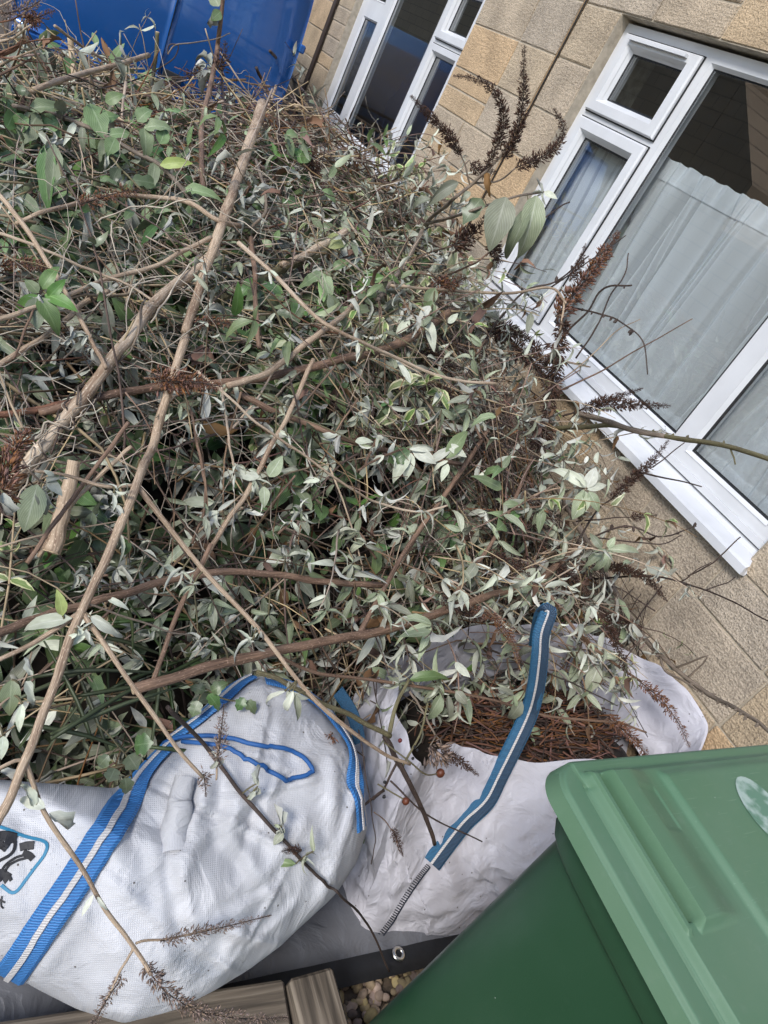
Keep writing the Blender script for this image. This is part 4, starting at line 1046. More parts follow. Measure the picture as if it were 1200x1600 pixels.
LT = {
 'bud':   [leaf_tpl(.30,.35,.14,.014,.2,seed=1,nx=9), leaf_tpl(.25,.8,.22,.018,-.5,seed=2,nx=9), leaf_tpl(.33,.15,.10,.02,.6,seed=3,nx=9), leaf_tpl(.19,1.2,.3,.012,1.0,seed=4,nx=9), leaf_tpl(.22,.5,.4,.015,-.9,seed=31,nx=9)],
 'pale':  [leaf_tpl(.29,.4,.18,.016,.3,seed=5,nx=9), leaf_tpl(.20,.9,.26,.02,-.8,seed=6,nx=9), leaf_tpl(.25,.2,.12,.014,.1,seed=7,nx=9), leaf_tpl(.18,1.2,.5,.02,1.3,seed=32,nx=9)],
 'green': [leaf_tpl(.34,.3,.12,.02,.2,seed=8), leaf_tpl(.30,.6,.2,.02,-.5,seed=9)],
 'holly': [leaf_tpl(.50,.4,.1,.055,.3,ny=4,nx=9,seed=10,lobes=3), leaf_tpl(.46,.7,.15,.06,-.5,nx=9,seed=11,lobes=3), leaf_tpl(.55,.2,.05,.04,.2,nx=9,seed=12,lobes=2)],
 'sage':  [leaf_tpl(.42,.35,.1,.04,.3,seed=13), leaf_tpl(.38,.7,.2,.05,-.5,seed=14), leaf_tpl(.45,.2,.05,.045,.6,seed=15)],
 'vari':  [leaf_tpl(.42,.3,.1,.03,.2,seed=16), leaf_tpl(.38,.6,.15,.03,-.4,seed=17)],
 'lime':  [leaf_tpl(.45,.3,.1,.04,.2,seed=18)],
 'wither':[leaf_tpl(.26,1.3,.5,.05,1.6,seed=19), leaf_tpl(.22,1.8,.7,.06,-2.2,seed=20), leaf_tpl(.3,.9,.6,.06,2.6,seed=21)],
 'dead':  [leaf_tpl(.42,.9,.4,.08,1.2,seed=22), leaf_tpl(.36,.5,.5,.09,-1.6,seed=23)],
}
def lighten(t):                                # coarser copy for the mass of leaves
    V, F, UV = t; n = len(V)//5; keep = [i for i in range(n) if i in (0,1,n-1) or i % 2 == 0 or n < 8]; k = len(keep)
    V2 = V.reshape(n,5,3)[keep][:,::2].reshape(-1,3); U2 = UV.reshape(n,5,2)[keep][:,::2].reshape(-1,2)
    return V2, np.array([(i*3+j,(i+1)*3+j,(i+1)*3+j+1,i*3+j+1) for i in range(k-1) for j in range(2)]), U2
LTS = {k: [lighten(t) for t in v] for k, v in LT.items()}
LM = {k: M[k] for k in ('bud','pale','green','holly','sage','vari','lime','wither')}; LM['dead'] = M['deadleaf']
LMESH = {k: [fast_mesh('leaf_blade', *t) for t in v] for k, v in LT.items()}
for k, v in LMESH.items():
    for me in v: me.materials.append(LM[k])
def frame(direction, up):
    x = direction.normalized(); z = (up-x*up.dot(x))
    if z.length < 1e-5: z = x.orthogonal()
    z.normalize(); y = z.cross(x)
    return Matrix(((x.x,y.x,z.x,0),(x.y,y.y,z.y,0),(x.z,y.z,z.z,0),(0,0,0,1)))
def leaf_matrix(p, direction, up, size, wmul=1.):
    return Matrix.Translation(p) @ frame(direction, up) @ Matrix.Diagonal((size, size*wmul, size, 1))

class Stuff:
    """collects matrices per leaf kind/template and builds one mesh object for each kind"""
    def __init__(s): s.d = {}
    def add(s, kind, m, rnd): s.d.setdefault((kind, rnd.randrange(len(LT[kind]))), []).append(m)
    def build(s, names):
        kinds = sorted({k for k, _ in s.d})
        for k in kinds:
            Vs, Fs, Us = [], [], []; off = 0
            for (kk, i), ms in sorted(s.d.items()):
                if kk != k: continue
                TV, TF, UV = LTS[k][i]; A = np.array([np.array(m) for m in ms]); n = len(TV)
                V = np.einsum('kij,nj->kni', A, np.c_[TV, np.ones(n)])[..., :3].reshape(-1,3)
                Vs.append(V); Fs.append((TF[None]+(np.arange(len(ms))*n)[:,None,None]).reshape(-1,4)+off); Us.append(np.tile(UV,(len(ms),1))); off += len(V)
            o = link(names[k][0], fast_mesh(names[k][0], np.concatenate(Vs), np.concatenate(Fs), np.concatenate(Us)), LM[k])
            tag(o, names[k][1], names[k][2], kind='stuff')

R = random.Random(21)
def rnd_unit():
    while True:
        v = Vector((R.uniform(-1,1),R.uniform(-1,1),R.uniform(-1,1)))
        if .05 < v.length < 1: return v.normalized()

# ---- core of the heap
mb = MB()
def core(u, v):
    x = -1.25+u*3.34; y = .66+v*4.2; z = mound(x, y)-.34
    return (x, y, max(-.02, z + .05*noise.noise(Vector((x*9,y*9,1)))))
mb.grid(core, 110, 130); tag(mb.build('shaded_litter', M['core'], None, True), 'leaf litter deep inside the heap of prunings, coloured darker for shade in the gaps', 'litter', kind='stuff')

# ---- zones of the heap, by where things lie (image position of the spot stands in for a plan of the heap)
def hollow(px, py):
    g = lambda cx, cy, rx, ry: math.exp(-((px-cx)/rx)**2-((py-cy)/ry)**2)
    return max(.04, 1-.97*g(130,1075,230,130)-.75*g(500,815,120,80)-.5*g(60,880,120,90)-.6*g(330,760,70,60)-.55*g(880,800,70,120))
def zone(px, py):
    """weights of leaf kinds and of twigs at a spot of the heap"""
    g = lambda cx, cy, rx, ry: math.exp(-((px-cx)/rx)**2-((py-cy)/ry)**2)
    w = dict(bud=.35, pale=.07, green=.05, holly=.10, sage=.10, vari=.02, wither=.10, dead=.08)
    w['sage'] += 1.6*g(100,260,190,120)+.5*g(260,300,120,80); w['holly'] += 1.4*g(380,470,150,150)+.9*g(120,360,150,120)+1.0*g(200,800,160,160)+.6*g(480,850,150,150)+.8*g(150,1130,150,90)
    w['vari'] += 1.3*g(620,580,120,130)+.5*g(640,330,80,60)+.2*g(220,300,90,60)+.4*g(130,1120,90,60); w['bud'] += 1.0*g(620,700,250,250)+.8*g(760,900,130,140)
    w['pale'] += .4*g(600,620,160,120)+.25*g(450,950,200,120); w['wither'] += .6*g(380,300,120,120)+.3*g(120,500,150,150)
    dens = 1.0 - .65*g(350,175,150,45) - .7*g(850,620,110,160) - .5*g(440,210,80,70) - .4*g(560,260,90,60)-.45*g(470,800,110,90)-.6*g(880,850,70,130)
    w['sage'] += 1.6*g(130,260,230,130); w['green'] += 1.1*g(200,260,230,120)+1.0*g(430,470,170,130)+.4*g(560,700,200,200)+.5*g(120,800,150,150); w['vari'] += .5*g(560,520,180,130)
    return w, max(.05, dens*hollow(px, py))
def pick(w):
    t = R.random()*sum(w.values())
    for k, v in w.items():
        t -= v
        if t <= 0: return k
    return k
SIZE = dict(bud=.072, pale=.064, green=.08, holly=.066, sage=.085, vari=.055, wither=.07, dead=.06, lime=.05)
stuff = Stuff(); sprig = MB(); sprig_straw = MB()
def grow(y): return 1+.34*sstep(1.4,3.0,y)
def visible_xy():
    while True:
        x, y = R.uniform(-.75,2.08), .78+3.7*R.random()**1.5
        if mound(x, y) > .12: return x, y
for k in range(2300):
    x, y = visible_xy(); z = mound(x, y); n_ = mnormal(x, y); ix, iy = toimg((x,y,z)); w, dn = zone(ix, iy)
    if R.random() > dn: continue
    kind = pick(w); dpt = .05+R.random()**.8*.18
    a = R.uniform(0, 6.28); t = Vector((math.cos(a),math.sin(a),0)); t = (t-n_*t.dot(n_)).normalized()
    L = R.uniform(.14,.34); p = Vector((x,y,z))-n_*dpt; pts = [p-t*L*.5]
    bend = rnd_unit()*.35
    for i in range(5):
        t = (t+bend*.22+rnd_unit()*.12+n_*.05-Vector((0,0,.06))).normalized(); pts.append(pts[-1]+t*L/5)
    pts = [q for q in pts if q.x < WALL-.03]
    if len(pts) < 3: continue
    (sprig if R.random() < .65 else sprig_straw).tube(pts, [R.uniform(.0016,.0032)]*len(pts), 4)
    nn = R.randint(3,6) if kind not in ('dead','wither') else R.randint(2,4)
    sz = SIZE[kind]*R.uniform(.85,1.45)*grow(y)
    for i in range(nn):
        f = (i+.6)/nn*(len(pts)-1); q = pts[int(f)].lerp(pts[min(len(pts)-1,int(f)+1)], f-int(f)); tt = (pts[min(len(pts)-1,int(f)+1)]-pts[max(0,int(f)-0)]).normalized() if int(f)+1 < len(pts) else t
        b0 = R.uniform(0,6.28); s1_ = tt.orthogonal().normalized(); s2_ = tt.cross(s1_)
        for e in (0,1) if kind != 'dead' else (0,):
            o_ = s1_*math.cos(b0+math.pi*e)+s2_*math.sin(b0+math.pi*e)
            dr = (o_*R.uniform(.6,1.2)+tt*R.uniform(.2,.9)-Vector((0,0,R.uniform(0,.5)))+n_*.15).normalized()
            up = (n_+Vector((0,0,.5))+rnd_unit()*.75).normalized()
            if R.random() < .15: up = -up
            stuff.add(kind if R.random() < .9 else pick(w), leaf_matrix(q, dr, up, sz*R.uniform(.55,1.2), R.uniform(.8,1.15)), R)
# long loose sprays: leaf whorls joined to their twig, arching over the surface
spray = {'straw': MB(), 'brown': MB(), 'dark': MB()}
def add_spray(p, t, n_, L, kind, w, lift, gap=.065, bare=.25, droop=.10):
    pts = [p]; seg = 10; bend = rnd_unit()*.22
    for i in range(seg):
        t = (t+bend*.25+rnd_unit()*.10-Vector((0,0,droop*(i/seg)))).normalized(); q = pts[-1]+t*L/seg
        if q.x > WALL-.02: q.x = WALL-.02
        if q.z < mound(q.x,q.y)-.04: q.z = mound(q.x,q.y)-.03
        pts.append(q)
    r_ = R.uniform(.0016,.0034); spray[R.choice(('straw','straw','brown','brown','dark'))].tube(pts, [r_*(1-.6*i/len(pts)) for i in range(len(pts))], 5)
    gap *= grow(p.y); d = L*bare+R.uniform(0,gap); sz = SIZE[kind]*R.uniform(.95,1.55)*grow(p.y)
    while d < L*.98:
        f = d/L*seg; i = min(seg-1,int(f)); q = pts[i].lerp(pts[i+1], f-i); tt = (pts[i+1]-pts[i]).normalized(); o1 = tt.orthogonal().normalized(); o2 = tt.cross(o1); b0 = R.uniform(0,6.28)
        for e in range(R.choice((2,2,3,4))):
            b1_ = b0+e*2.2+R.uniform(-.4,.4); o = o1*math.cos(b1_)+o2*math.sin(b1_)
            dr = (o*R.uniform(.5,1.1)+tt*R.uniform(.3,1.0)-Vector((0,0,R.uniform(.05,.7)))).normalized(); up = (Vector((0,0,1))+n_*.5+rnd_unit()*.8)
            if R.random() < .25: up = -up
            k2 = kind if R.random() < .75 else R.choice(('pale','wither','bud','dead'))
            stuff.add(k2, leaf_matrix(q, dr, up, sz*R.uniform(.4,1.15)*(1.1-.5*d/L), R.uniform(.75,1.1)), R)
        d += gap*R.uniform(.7,1.5)
for k in range(520):
    x, y = visible_xy(); z = mound(x, y); n_ = mnormal(x, y); ix, iy = toimg((x,y,z)); w, dn = zone(ix, iy)
    if R.random() > dn+.15*hollow(ix, iy): continue
    w = {q: v for q, v in w.items() if q not in ('dead',)}; w['bud'] += .35; w['pale'] += .22; w['wither'] += .1
    a = R.uniform(0,6.28); t = Vector((math.cos(a),math.sin(a),0)); t = (t-n_*t.dot(n_)+n_*R.uniform(-.1,.22)).normalized()
    add_spray(Vector((x,y,z))+n_*R.uniform(-.10,.01), t, n_, R.uniform(.25,.75), pick(w), w, 0, bare=R.uniform(.1,.6))
# sprays spilling outwards on the wall side and over the bags
for k in range(130):
    y = R.uniform(1.0,3.6); x = R.uniform(1.35,1.75); z = mound(x, y); n_ = mnormal(x, y); t = Vector((R.uniform(.4,1.),R.uniform(-.9,.5),R.uniform(.0,.7))).normalized()
    add_spray(Vector((x,y,z)), t, n_, R.uniform(.25,.6), R.choice(('bud','bud','pale','wither','vari')), None, 0, bare=R.uniform(.1,.5), droop=.16)
for k in range(42):
    x = R.uniform(.75,1.75); y = R.uniform(1.0,1.2); z = mound(x, y)+R.uniform(0,.1); t = Vector((R.uniform(-.4,.7),R.uniform(-1,-.3),R.uniform(.0,.4))).normalized()
    add_spray(Vector((x,y,z)), t, Vector((0,-.5,1)), R.uniform(.2,.42), R.choice(('bud','bud','pale')), None, 0, bare=R.uniform(.2,.5), droop=.14)
for k_, mm_, lb_ in (('straw','twig_straw','straw coloured stems of the long leafy sprays over the heap'),('brown','twig','brown stems of the long leafy sprays over the heap'),('dark','twig_dark','dark stems of the long leafy sprays over the heap')):
    tag(spray[k_].build(k_+'_spray_stems', M[mm_], None, True), lb_, 'stems', kind='stuff')
# terminal rosettes of grey-green leaves
for k in range(650):
    x, y = visible_xy(); z = mound(x, y); n_ = mnormal(x, y); ix, iy = toimg((x,y,z)); w, dn = zone(ix, iy)
    if R.random() > dn: continue
    kind = R.choice(('bud','bud','pale','wither')); p = Vector((x,y,z))+n_*R.uniform(-.06,.03); ax = (n_+rnd_unit()*.7-Vector((0,0,.2))).normalized()
    s1_ = ax.orthogonal().normalized(); s2_ = ax.cross(s1_); nn = R.randint(3,7); lean = rnd_unit()*.7
    for i in range(nn):
        b0 = 6.28*i/nn+R.uniform(-.4,.4); o_ = s1_*math.cos(b0)+s2_*math.sin(b0)
        stuff.add(kind, leaf_matrix(p, (o_+ax*R.uniform(-.3,.8)+lean-Vector((0,0,R.uniform(.2,.9)))).normalized(), (ax+rnd_unit()*.8), R.uniform(.035,.09)*grow(y), R.uniform(.8,1.1)), R)
stuff.build({'bud': ('grey_leaf_mass','mass of grey green lance shaped leaves through the heap','leaves'), 'pale': ('pale_leaf_mass','scattered pale silvery leaves through the heap','leaves'),
 'green': ('green_leaf_mass','scattered fresh green leaves through the heap','leaves'), 'holly': ('dark_leaf_mass','dark green wavy leaves deep in the heap','leaves'),
 'sage': ('broad_leaf_mass','broad grey green leaves at the top left of the heap','leaves'), 'vari': ('variegated_leaf_mass','small cream edged leaves in the middle of the heap','leaves'),
 'wither': ('withered_leaf_mass','shrivelled grey leaves through the heap','leaves'), 'dead': ('dead_leaf_mass','brown dead leaves through the heap','leaves')})
tag(sprig.build('leafy_sprig_stems', M['twig'], None, True), 'thin brown stems of the leafy sprigs in the heap', 'stems', kind='stuff')
tag(sprig_straw.build('straw_sprig_stems', M['twig_straw'], None, True), 'thin straw coloured stems of the leafy sprigs in the heap', 'stems', kind='stuff')

# ---- tangle of bare twigs
def tangle(name, label, m, n, rad, length, weight, curl=.25, lift=(-.12,.05), sides=4, segs=7, box=None):
    mb = MB(); c = 0; tries = 0
    while c < n and tries < n*40:
        tries += 1; x, y = visible_xy() if box is None else (R.uniform(box[0],box[1]), R.uniform(box[2],box[3]))
        z = mound(x, y)
        ix, iy = toimg((x,y,z))
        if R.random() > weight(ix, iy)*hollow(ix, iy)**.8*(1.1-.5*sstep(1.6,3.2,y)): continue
        c += 1; n_ = mnormal(x, y); a = R.uniform(0,6.28); t = Vector((math.cos(a),math.sin(a),0)); t = (t-n_*t.dot(n_)+n_*R.gauss(0,.18)).normalized()
        L = R.uniform(*length); p = Vector((x,y,z))+n_*R.uniform(*lift); pts = [p-t*L*.5]; bend = rnd_unit()*curl
        for i in range(segs):
            t = (t+bend*.35+rnd_unit()*curl*.5).normalized(); q = pts[-1]+t*L/segs
            hz = mound(q.x, q.y)
            if q.z > hz+.10: t.z -= .25; t.normalize(); q = pts[-1]+t*L/segs
            if q.x > WALL-.02: break
            pts.append(q)
        if len(pts) < 3: continue
        r = R.uniform(*rad)*(1+.5*sstep(1.8,3.2,y)); mb.tube(pts, [r*(1-.6*i/len(pts)) for i in range(len(pts))], sides)
    return tag(mb.build(name, m, None, True), label, 'twigs', kind='stuff')
G = lambda px, py, cx, cy, rx, ry: math.exp(-((px-cx)/rx)**2-((py-cy)/ry)**2)
tangle('brown_twig_tangle', 'tangle of thin brown twigs all through the heap', M['twig'], 850, (.0012,.0036), (.15,.5), lambda x, y: .10+.9*(G(x,y,450,230,150,110)+G(x,y,850,780,150,260)+G(x,y,480,820,160,120)))
tangle('straw_twig_tangle', 'tangle of pale straw coloured twigs along the top of the heap', M['twig_straw'], 430, (.0014,.0048), (.2,.6), lambda x, y: .10+.9*(G(x,y,350,190,200,70)+G(x,y,60,110,120,90)+.5*G(x,y,200,450,200,140)))
tangle('rusty_twig_tangle', 'tangle of rust coloured twigs near the van', M['twig_red'], 420, (.0014,.003), (.1,.35), lambda x, y: .03+G(x,y,310,215,150,60)+.4*G(x,y,850,750,120,220)+.25*G(x,y,560,280,90,80))
tangle('dark_twig_tangle', 'tangle of dark fine twigs on the wall side of the heap', M['twig_dark'], 1000, (.001,.0028), (.12,.5), lambda x, y: .06+G(x,y,880,720,120,260)+.7*G(x,y,760,520,120,80)+.5*G(x,y,460,220,120,90), lift=(-.14,.09))
tangle('curly_vine_tangle', 'pale curly dried vine stems over the left of the heap', M['vine'], 240, (.0009,.0019), (.25,.7), lambda x, y: .05+G(x,y,220,470,170,130)+.5*G(x,y,380,330,120,100)+.5*G(x,y,120,650,150,120), curl=1.0, lift=(-.03,.08), segs=16)
tangle('long_straw_twigs', 'long thin straw coloured twigs criss crossing the top of the heap', M['twig_straw'], 340, (.0012,.0028), (.4,1.0), lambda x, y: .5+.5*G(x,y,250,450,250,250), curl=.10, lift=(-.06,.05), sides=5, segs=9)
tangle('long_brown_twigs', 'long thin brown twigs criss crossing the top of the heap', M['twig'], 260, (.0012,.003), (.4,1.0), lambda x, y: .4+.6*G(x,y,700,800,300,300), curl=.10, lift=(-.07,.04), sides=5, segs=9)
mb = {'twig_straw': MB(), 'twig_red': MB(), 'twig': MB()}                              # ragged fringe of dry stems along the back edge
for k in range(230):
    x = R.uniform(-.1,1.75); y = R.uniform(3.1,4.15); z = mound(x, y); t = Vector((R.gauss(0,.7),R.gauss(-.1,.5),R.uniform(-.1,.75))).normalized(); L = R.uniform(.12,.42); pts = [Vector((x,y,z-.03))]; bend = rnd_unit()*.5
    for i in range(7): t = (t+bend*.12+rnd_unit()*.1-Vector((0,0,.05))).normalized(); pts.append(pts[-1]+t*L/7)
    r_ = R.uniform(.0018,.0048); mb[R.choice(('twig_straw','twig_straw','twig_red','twig'))].tube(pts, [r_*(1-.5*i/8) for i in range(8)], 5)
for k_, lb_ in (('twig_straw','ragged straw coloured stems sticking up along the back of the heap'),('twig_red','ragged rust coloured stems sticking up along the back of the heap'),('twig','ragged brown stems sticking up along the back of the heap')):
    tag(mb[k_].build({'twig_straw':'straw','twig_red':'rusty','twig':'brown'}[k_]+'_fringe_twigs', M[k_], None, True), lb_, 'twigs', kind='stuff')
# grass-like green blades in the dark hollow behind the bag
mb = MB()
for k in range(46):
    p = at_z(R.uniform(-20,330), R.uniform(900,1180), R.uniform(.34,.50)); a = R.gauss(.6,1.0); t = Vector((math.cos(a),math.sin(a)*.6,R.uniform(-.1,.7))).normalized(); pts = [p]
    for i in range(6): t = (t+Vector((0,0,-.08))+rnd_unit()*.05).normalized(); pts.append(pts[-1]+t*R.uniform(.03,.055))
    mb.tube(pts, [.003,.0042,.0045,.004,.003,.002,.0006], 4, flat=.25)
tag(mb.build('green_blades', M['blade'], None, True), 'dark green grassy blades in the hollow behind the bulging bag', 'grass', kind='stuff')
# brown prunings inside the open bag
mb = MB(); mb2 = MB()
for k in range(1100):
    a = R.uniform(0,6.28); r_ = R.random()**.5; c_ = Vector((1.53+.36*r_*math.cos(a), .85+.13*r_*math.sin(a), .33+R.uniform(-.05,.03)+.03*(1-r_)))
    t = Vector((R.gauss(.9,.5),R.gauss(-.1,.35),R.gauss(0,.12))).normalized(); L = R.uniform(.05,.20)*(1.15-.6*r_); pts = [c_-t*L/2]
    for i in range(5): t = (t+rnd_unit()*.16).normalized(); pts.append(pts[-1]+t*L/5)
    (mb if k % 3 else mb2).tube(pts, R.uniform(.0012,.0032), 4)
tag(mb.build('bagged_brown_twigs', M['twig_red'], None, True), 'reddish brown dry prunings filling the open white bag', 'twigs', kind='stuff')
tag(mb2.build('bagged_dark_twigs', M['twig_dark'], None, True), 'dark dry prunings filling the open white bag', 'twigs', kind='stuff')
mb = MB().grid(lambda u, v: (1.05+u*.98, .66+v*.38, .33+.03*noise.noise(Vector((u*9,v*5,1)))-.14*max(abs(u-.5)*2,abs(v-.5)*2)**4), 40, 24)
tag(mb.build('bagged_litter', M['core'], None, True), 'litter in the same shade-darkened colour at the bottom of the open white bag', 'litter', kind='stuff')

# ------------------------------------------------------------------ single branches lying on the heap, traced one by one
FLV = np.array([(0,0,0),(.5,.17,0),(.5,0,.17),(.5,-.17,0),(.5,0,-.17),(1,0,0)], float)
FLF = np.array([(0,1,2),(0,2,3),(0,3,4),(0,4,1),(5,2,1),(5,3,2),(5,4,3),(5,1,4)])
def seed_head(parent, path, wpx, m, dens=1.0, taper=.75, name='seed_head'):
    """dried flower spike: capsules in whorls round a thin axis"""
    P = catmull(path, 8); seg = [(b-a).length for a, b in zip(P, P[1:])]; L = sum(seg)
    ms = []; s_ = 0; w0 = wpx/FPX*depth_of(P[len(P)//2])/2
    n_ = max(30, int(dens*L/w0*95)); cum = np.cumsum([0]+seg)
    for k in range(n_):
        u = R.random(); q = u*L; i = min(len(seg)-1, int(np.searchsorted(cum, q, 'right'))-1); f = (q-cum[i])/max(seg[i],1e-6)
        p = P[i].lerp(P[i+1], f); t = (P[i+1]-P[i]).normalized()
        lump = .62+.5*abs(math.sin(u*L/w0*2.1+noise.noise(Vector((u*9,L*30,1)))*2))
        w = w0*lump*(1-taper*u**2.2)*(.45+.55*min(1,u*6+.3)); a = R.uniform(0,6.28); o1 = t.orthogonal().normalized(); o = o1*math.cos(a)+t.cross(o1)*math.sin(a)
        d = (o*R.uniform(.5,1.1)+t*R.uniform(.15,.9)+rnd_unit()*.25).normalized(); fl = w*R.uniform(.35,.85); st = w*R.uniform(.02,.75)
        ms.append(Matrix.Translation(p+o*st) @ frame(d, rnd_unit()) @ Matrix.Diagonal((fl,fl*.72,fl*.72,1)))
    o = link(name, many(name, FLV, FLF, ms), m, parent)
    axis = MB().tube(P, [max(.0009,.10*w0*(1-.6*i/len(P))) for i in range(len(P))], 5).build('spike_axis', M['bark_dark'], o, True)
    return o
def wobble(P, amp):
    out = []; ph = R.uniform(0,50)
    for i, p in enumerate(P):
        out.append(p+Vector((noise.noise(Vector((i*.22,ph,0))),noise.noise(Vector((i*.22,ph,9))),noise.noise(Vector((i*.22,ph,17)))))*amp)
    return out
def stem_tube(P, r0, r1, nodes=True, sides=9):
    """round stem whose radius (pixels of the photograph) is turned into metres at its distance; swells at nodes"""
    n = len(P); rad = []
    for i, p in enumerate(P):
        t = i/max(1,n-1); r = .80*(r0+(r1-r0)*t)/FPX*depth_of(p)
        if nodes: r *= 1+.10*noise.noise(Vector((i*.35,n,3)))+(.10 if (i*7+n) % 17 == 4 else 0)
        rad.append(r)
    k = sides+3 if max(r0,r1) > 4 else 7
    mb = MB().tube(P, rad, k); mb.uv = []; ln = 0
    for i, p in enumerate(P):
        if i: ln += (p-P[i-1]).length
        for j in range(k): mb.uv.append((ln+n*.37, abs(j/k*2-1)))
    return mb
HERO = []
def H(name, label, cat, pts, r, m, lift=.06, leaves=(), L=(), heads=(), sub=(), cut='', spurs=0, auto=0, autokind='bud', autosize=34, wob=.006, group=None, wrap=0):
    base = [place(q, lift) for q in pts]; P = wobble(catmull(base, 8), wob*.55)
    root = empty(name, P[0]); tag(root, label, cat, group)
    stem_tube(P, *r).build('stem', M[m], root, True)
    lines = [P]
    for sp_ in sub:
        sp, sr = sp_[0], sp_[1]; sm = sp_[2] if len(sp_) > 2 else m
        q0 = [place(q, lift) for q in sp]
        near = min(P, key=lambda v: (Vector(toimg(v))-Vector(sp[0][:2])).length)
        if (Vector(toimg(near))-Vector(sp[0][:2])).length < 16: q0[0] = near
        Q = wobble(catmull(q0, 5), wob*.6); Q[0] = q0[0]; lines.append(Q)
        stem_tube(Q, *sr).build('side_shoot', M[sm], root, True)
    for k in range(wrap):                              # dry vine wound round the stem
        i0 = R.randrange(0, len(P)-16); n_ = R.randint(12, min(30, len(P)-i0-1)); ph = R.uniform(0,6.28); tw = R.uniform(.12,.45)*R.choice((-1,1)); vp = []
        for i in range(n_):
            t = (P[min(i0+i+1,len(P)-1)]-P[max(0,i0+i-1)]).normalized(); o1 = t.orthogonal().normalized(); rr = (r[0]+(r[1]-r[0])*(i0+i)/len(P))/FPX*depth_of(P[i0+i])*R.uniform(1.05,1.5)
            vp.append(P[i0+i]+(o1*math.cos(ph+tw*i)+t.cross(o1)*math.sin(ph+tw*i))*rr)
        MB().tube(catmull(vp,2), R.uniform(.0011,.0022), 5).build('wound_vine', M[R.choice(('vine','bark_dark','bark_grey','vine'))], root, True)
    def cutend(p, q, rpx):
        t = (p-q).normalized(); rr = .80*rpx/FPX*depth_of(p)
        MB().tube([p-t*rr*.02, p+t*rr*.10, p+t*rr*.14], [rr*.98,rr*.95,rr*.7], 10).build('cut_end', M['wood_cut'], root)
    if 's' in cut: cutend(P[0], P[1], r[0])
    if 'e' in cut: cutend(P[-1], P[-2], r[1])
    def anchor(px, py):
        best = None
        for ln in lines:
            for v in ln:
                i = toimg(v); d = math.hypot(i[0]-px, i[1]-py)
                if best is None or d < best[0]: best = (d, v, ln)
        return best
    def put(kind, mtx):
        o = bpy.data.objects.new('leaf', R.choice(LMESH[kind])); C.objects.link(o); o.parent = root
        o.matrix_parent_inverse = Matrix.Translation(root.location).inverted(); o.matrix_basis = mtx
    for c in leaves:                                   # rosette: (px, py, count, leaf length in px, kind)
        px, py, n, szp, kind = c[:5]; d, v, ln = anchor(px, py); dv = depth_of(v); p = at_d(px, py, dv-.012)
        if d > 9:
            MB().tube(wobble(catmull([v, v.lerp(p,.5)+Vector((0,0,.006)), p],3),.002), .0018, 5).build('leaf_stalk', M['bark_green'], root, True)
        tc_ = (CAM-p).normalized(); sz = szp/FPX*dv; a0 = R.uniform(0,6.28); lean = rnd_unit()
        for i in range(n):
            a = a0+6.28*i/n+R.gauss(0,.7); dr = (RGT*math.cos(a)+UPV*math.sin(a)+tc_*R.uniform(-.5,.8)+lean*.6-Vector((0,0,R.uniform(.1,1.1)))).normalized()
            up = (tc_*.6+Vector((0,0,.6))+rnd_unit()*.9)
            if kind in ('pale',) and R.random() < .4: up = -up
            k = kind if R.random() < .85 else R.choice(('bud','pale','wither'))
            put(k, leaf_matrix(p+rnd_unit()*.004, dr, up, sz*R.uniform(.45,1.25), R.uniform(.75,1.1)))
    for q in L:                                        # single leaf: base px, tip px, width px, kind
        x0, y0, x1, y1, wpx, kind = q[:6]; d, v, ln = anchor(x0, y0); dv = depth_of(v)-.01; a = at_d(x0, y0, dv); b = at_d(x1, y1, dv-.01)
        if d > 9: MB().tube(catmull([v, v.lerp(a,.5)+Vector((0,0,.004)), a],3), .0016, 5).build('leaf_stalk', M['bark_green'], root, True)
        ln_ = (b-a).length; up = ((CAM-a).normalized()*.9+Vector((0,0,.35))+rnd_unit()*.25)
        tw = dict(bud=.27,pale=.27,green=.33,holly=.5,sage=.42,vari=.4,lime=.45,wither=.26,dead=.4)[kind]
        put(kind, leaf_matrix(a, b-a, up, ln_*1.06, max(.5,min(1.9,wpx/math.hypot(x1-x0,y1-y0)/tw))))
    if auto:                                           # opposite leaf pairs along the stem
        for k in range(auto):
            ln = R.choice(lines); i = R.randrange(1, len(ln)-1); v = ln[i]; t = (ln[i+1]-ln[i-1]).normalized(); dv = depth_of(v); b0 = R.uniform(0,6.28); o1 = t.orthogonal().normalized(); o2 = t.cross(o1)
            for e in (0,1):
                o = o1*math.cos(b0+math.pi*e)+o2*math.sin(b0+math.pi*e)
                put(autokind if R.random() < .8 else R.choice(('pale','bud','wither')), leaf_matrix(v, (o+t*.5-Vector((0,0,.35))), Vector((0,0,1))+(CAM-v).normalized()*.5+rnd_unit()*.6, autosize/FPX*dv*R.uniform(.6,1.2), R.uniform(.8,1.1)))
    if spurs:
        for ln in lines[:1]:
            for k in range(spurs):
                i = R.randrange(1, len(ln)-1); v = ln[i]; t = (ln[i+1]-ln[i-1]).normalized(); o = (t.orthogonal().normalized()+rnd_unit()*.8); o = (o-t*o.dot(t)).normalized(); s = R.uniform(5,11)/FPX*depth_of(v)
                MB().tube([v, v+o*s*.6+t*s*.3, v+o*s+t*s*.35], [s*.22,s*.28,s*.06], 5).build('spur', M[m], root)
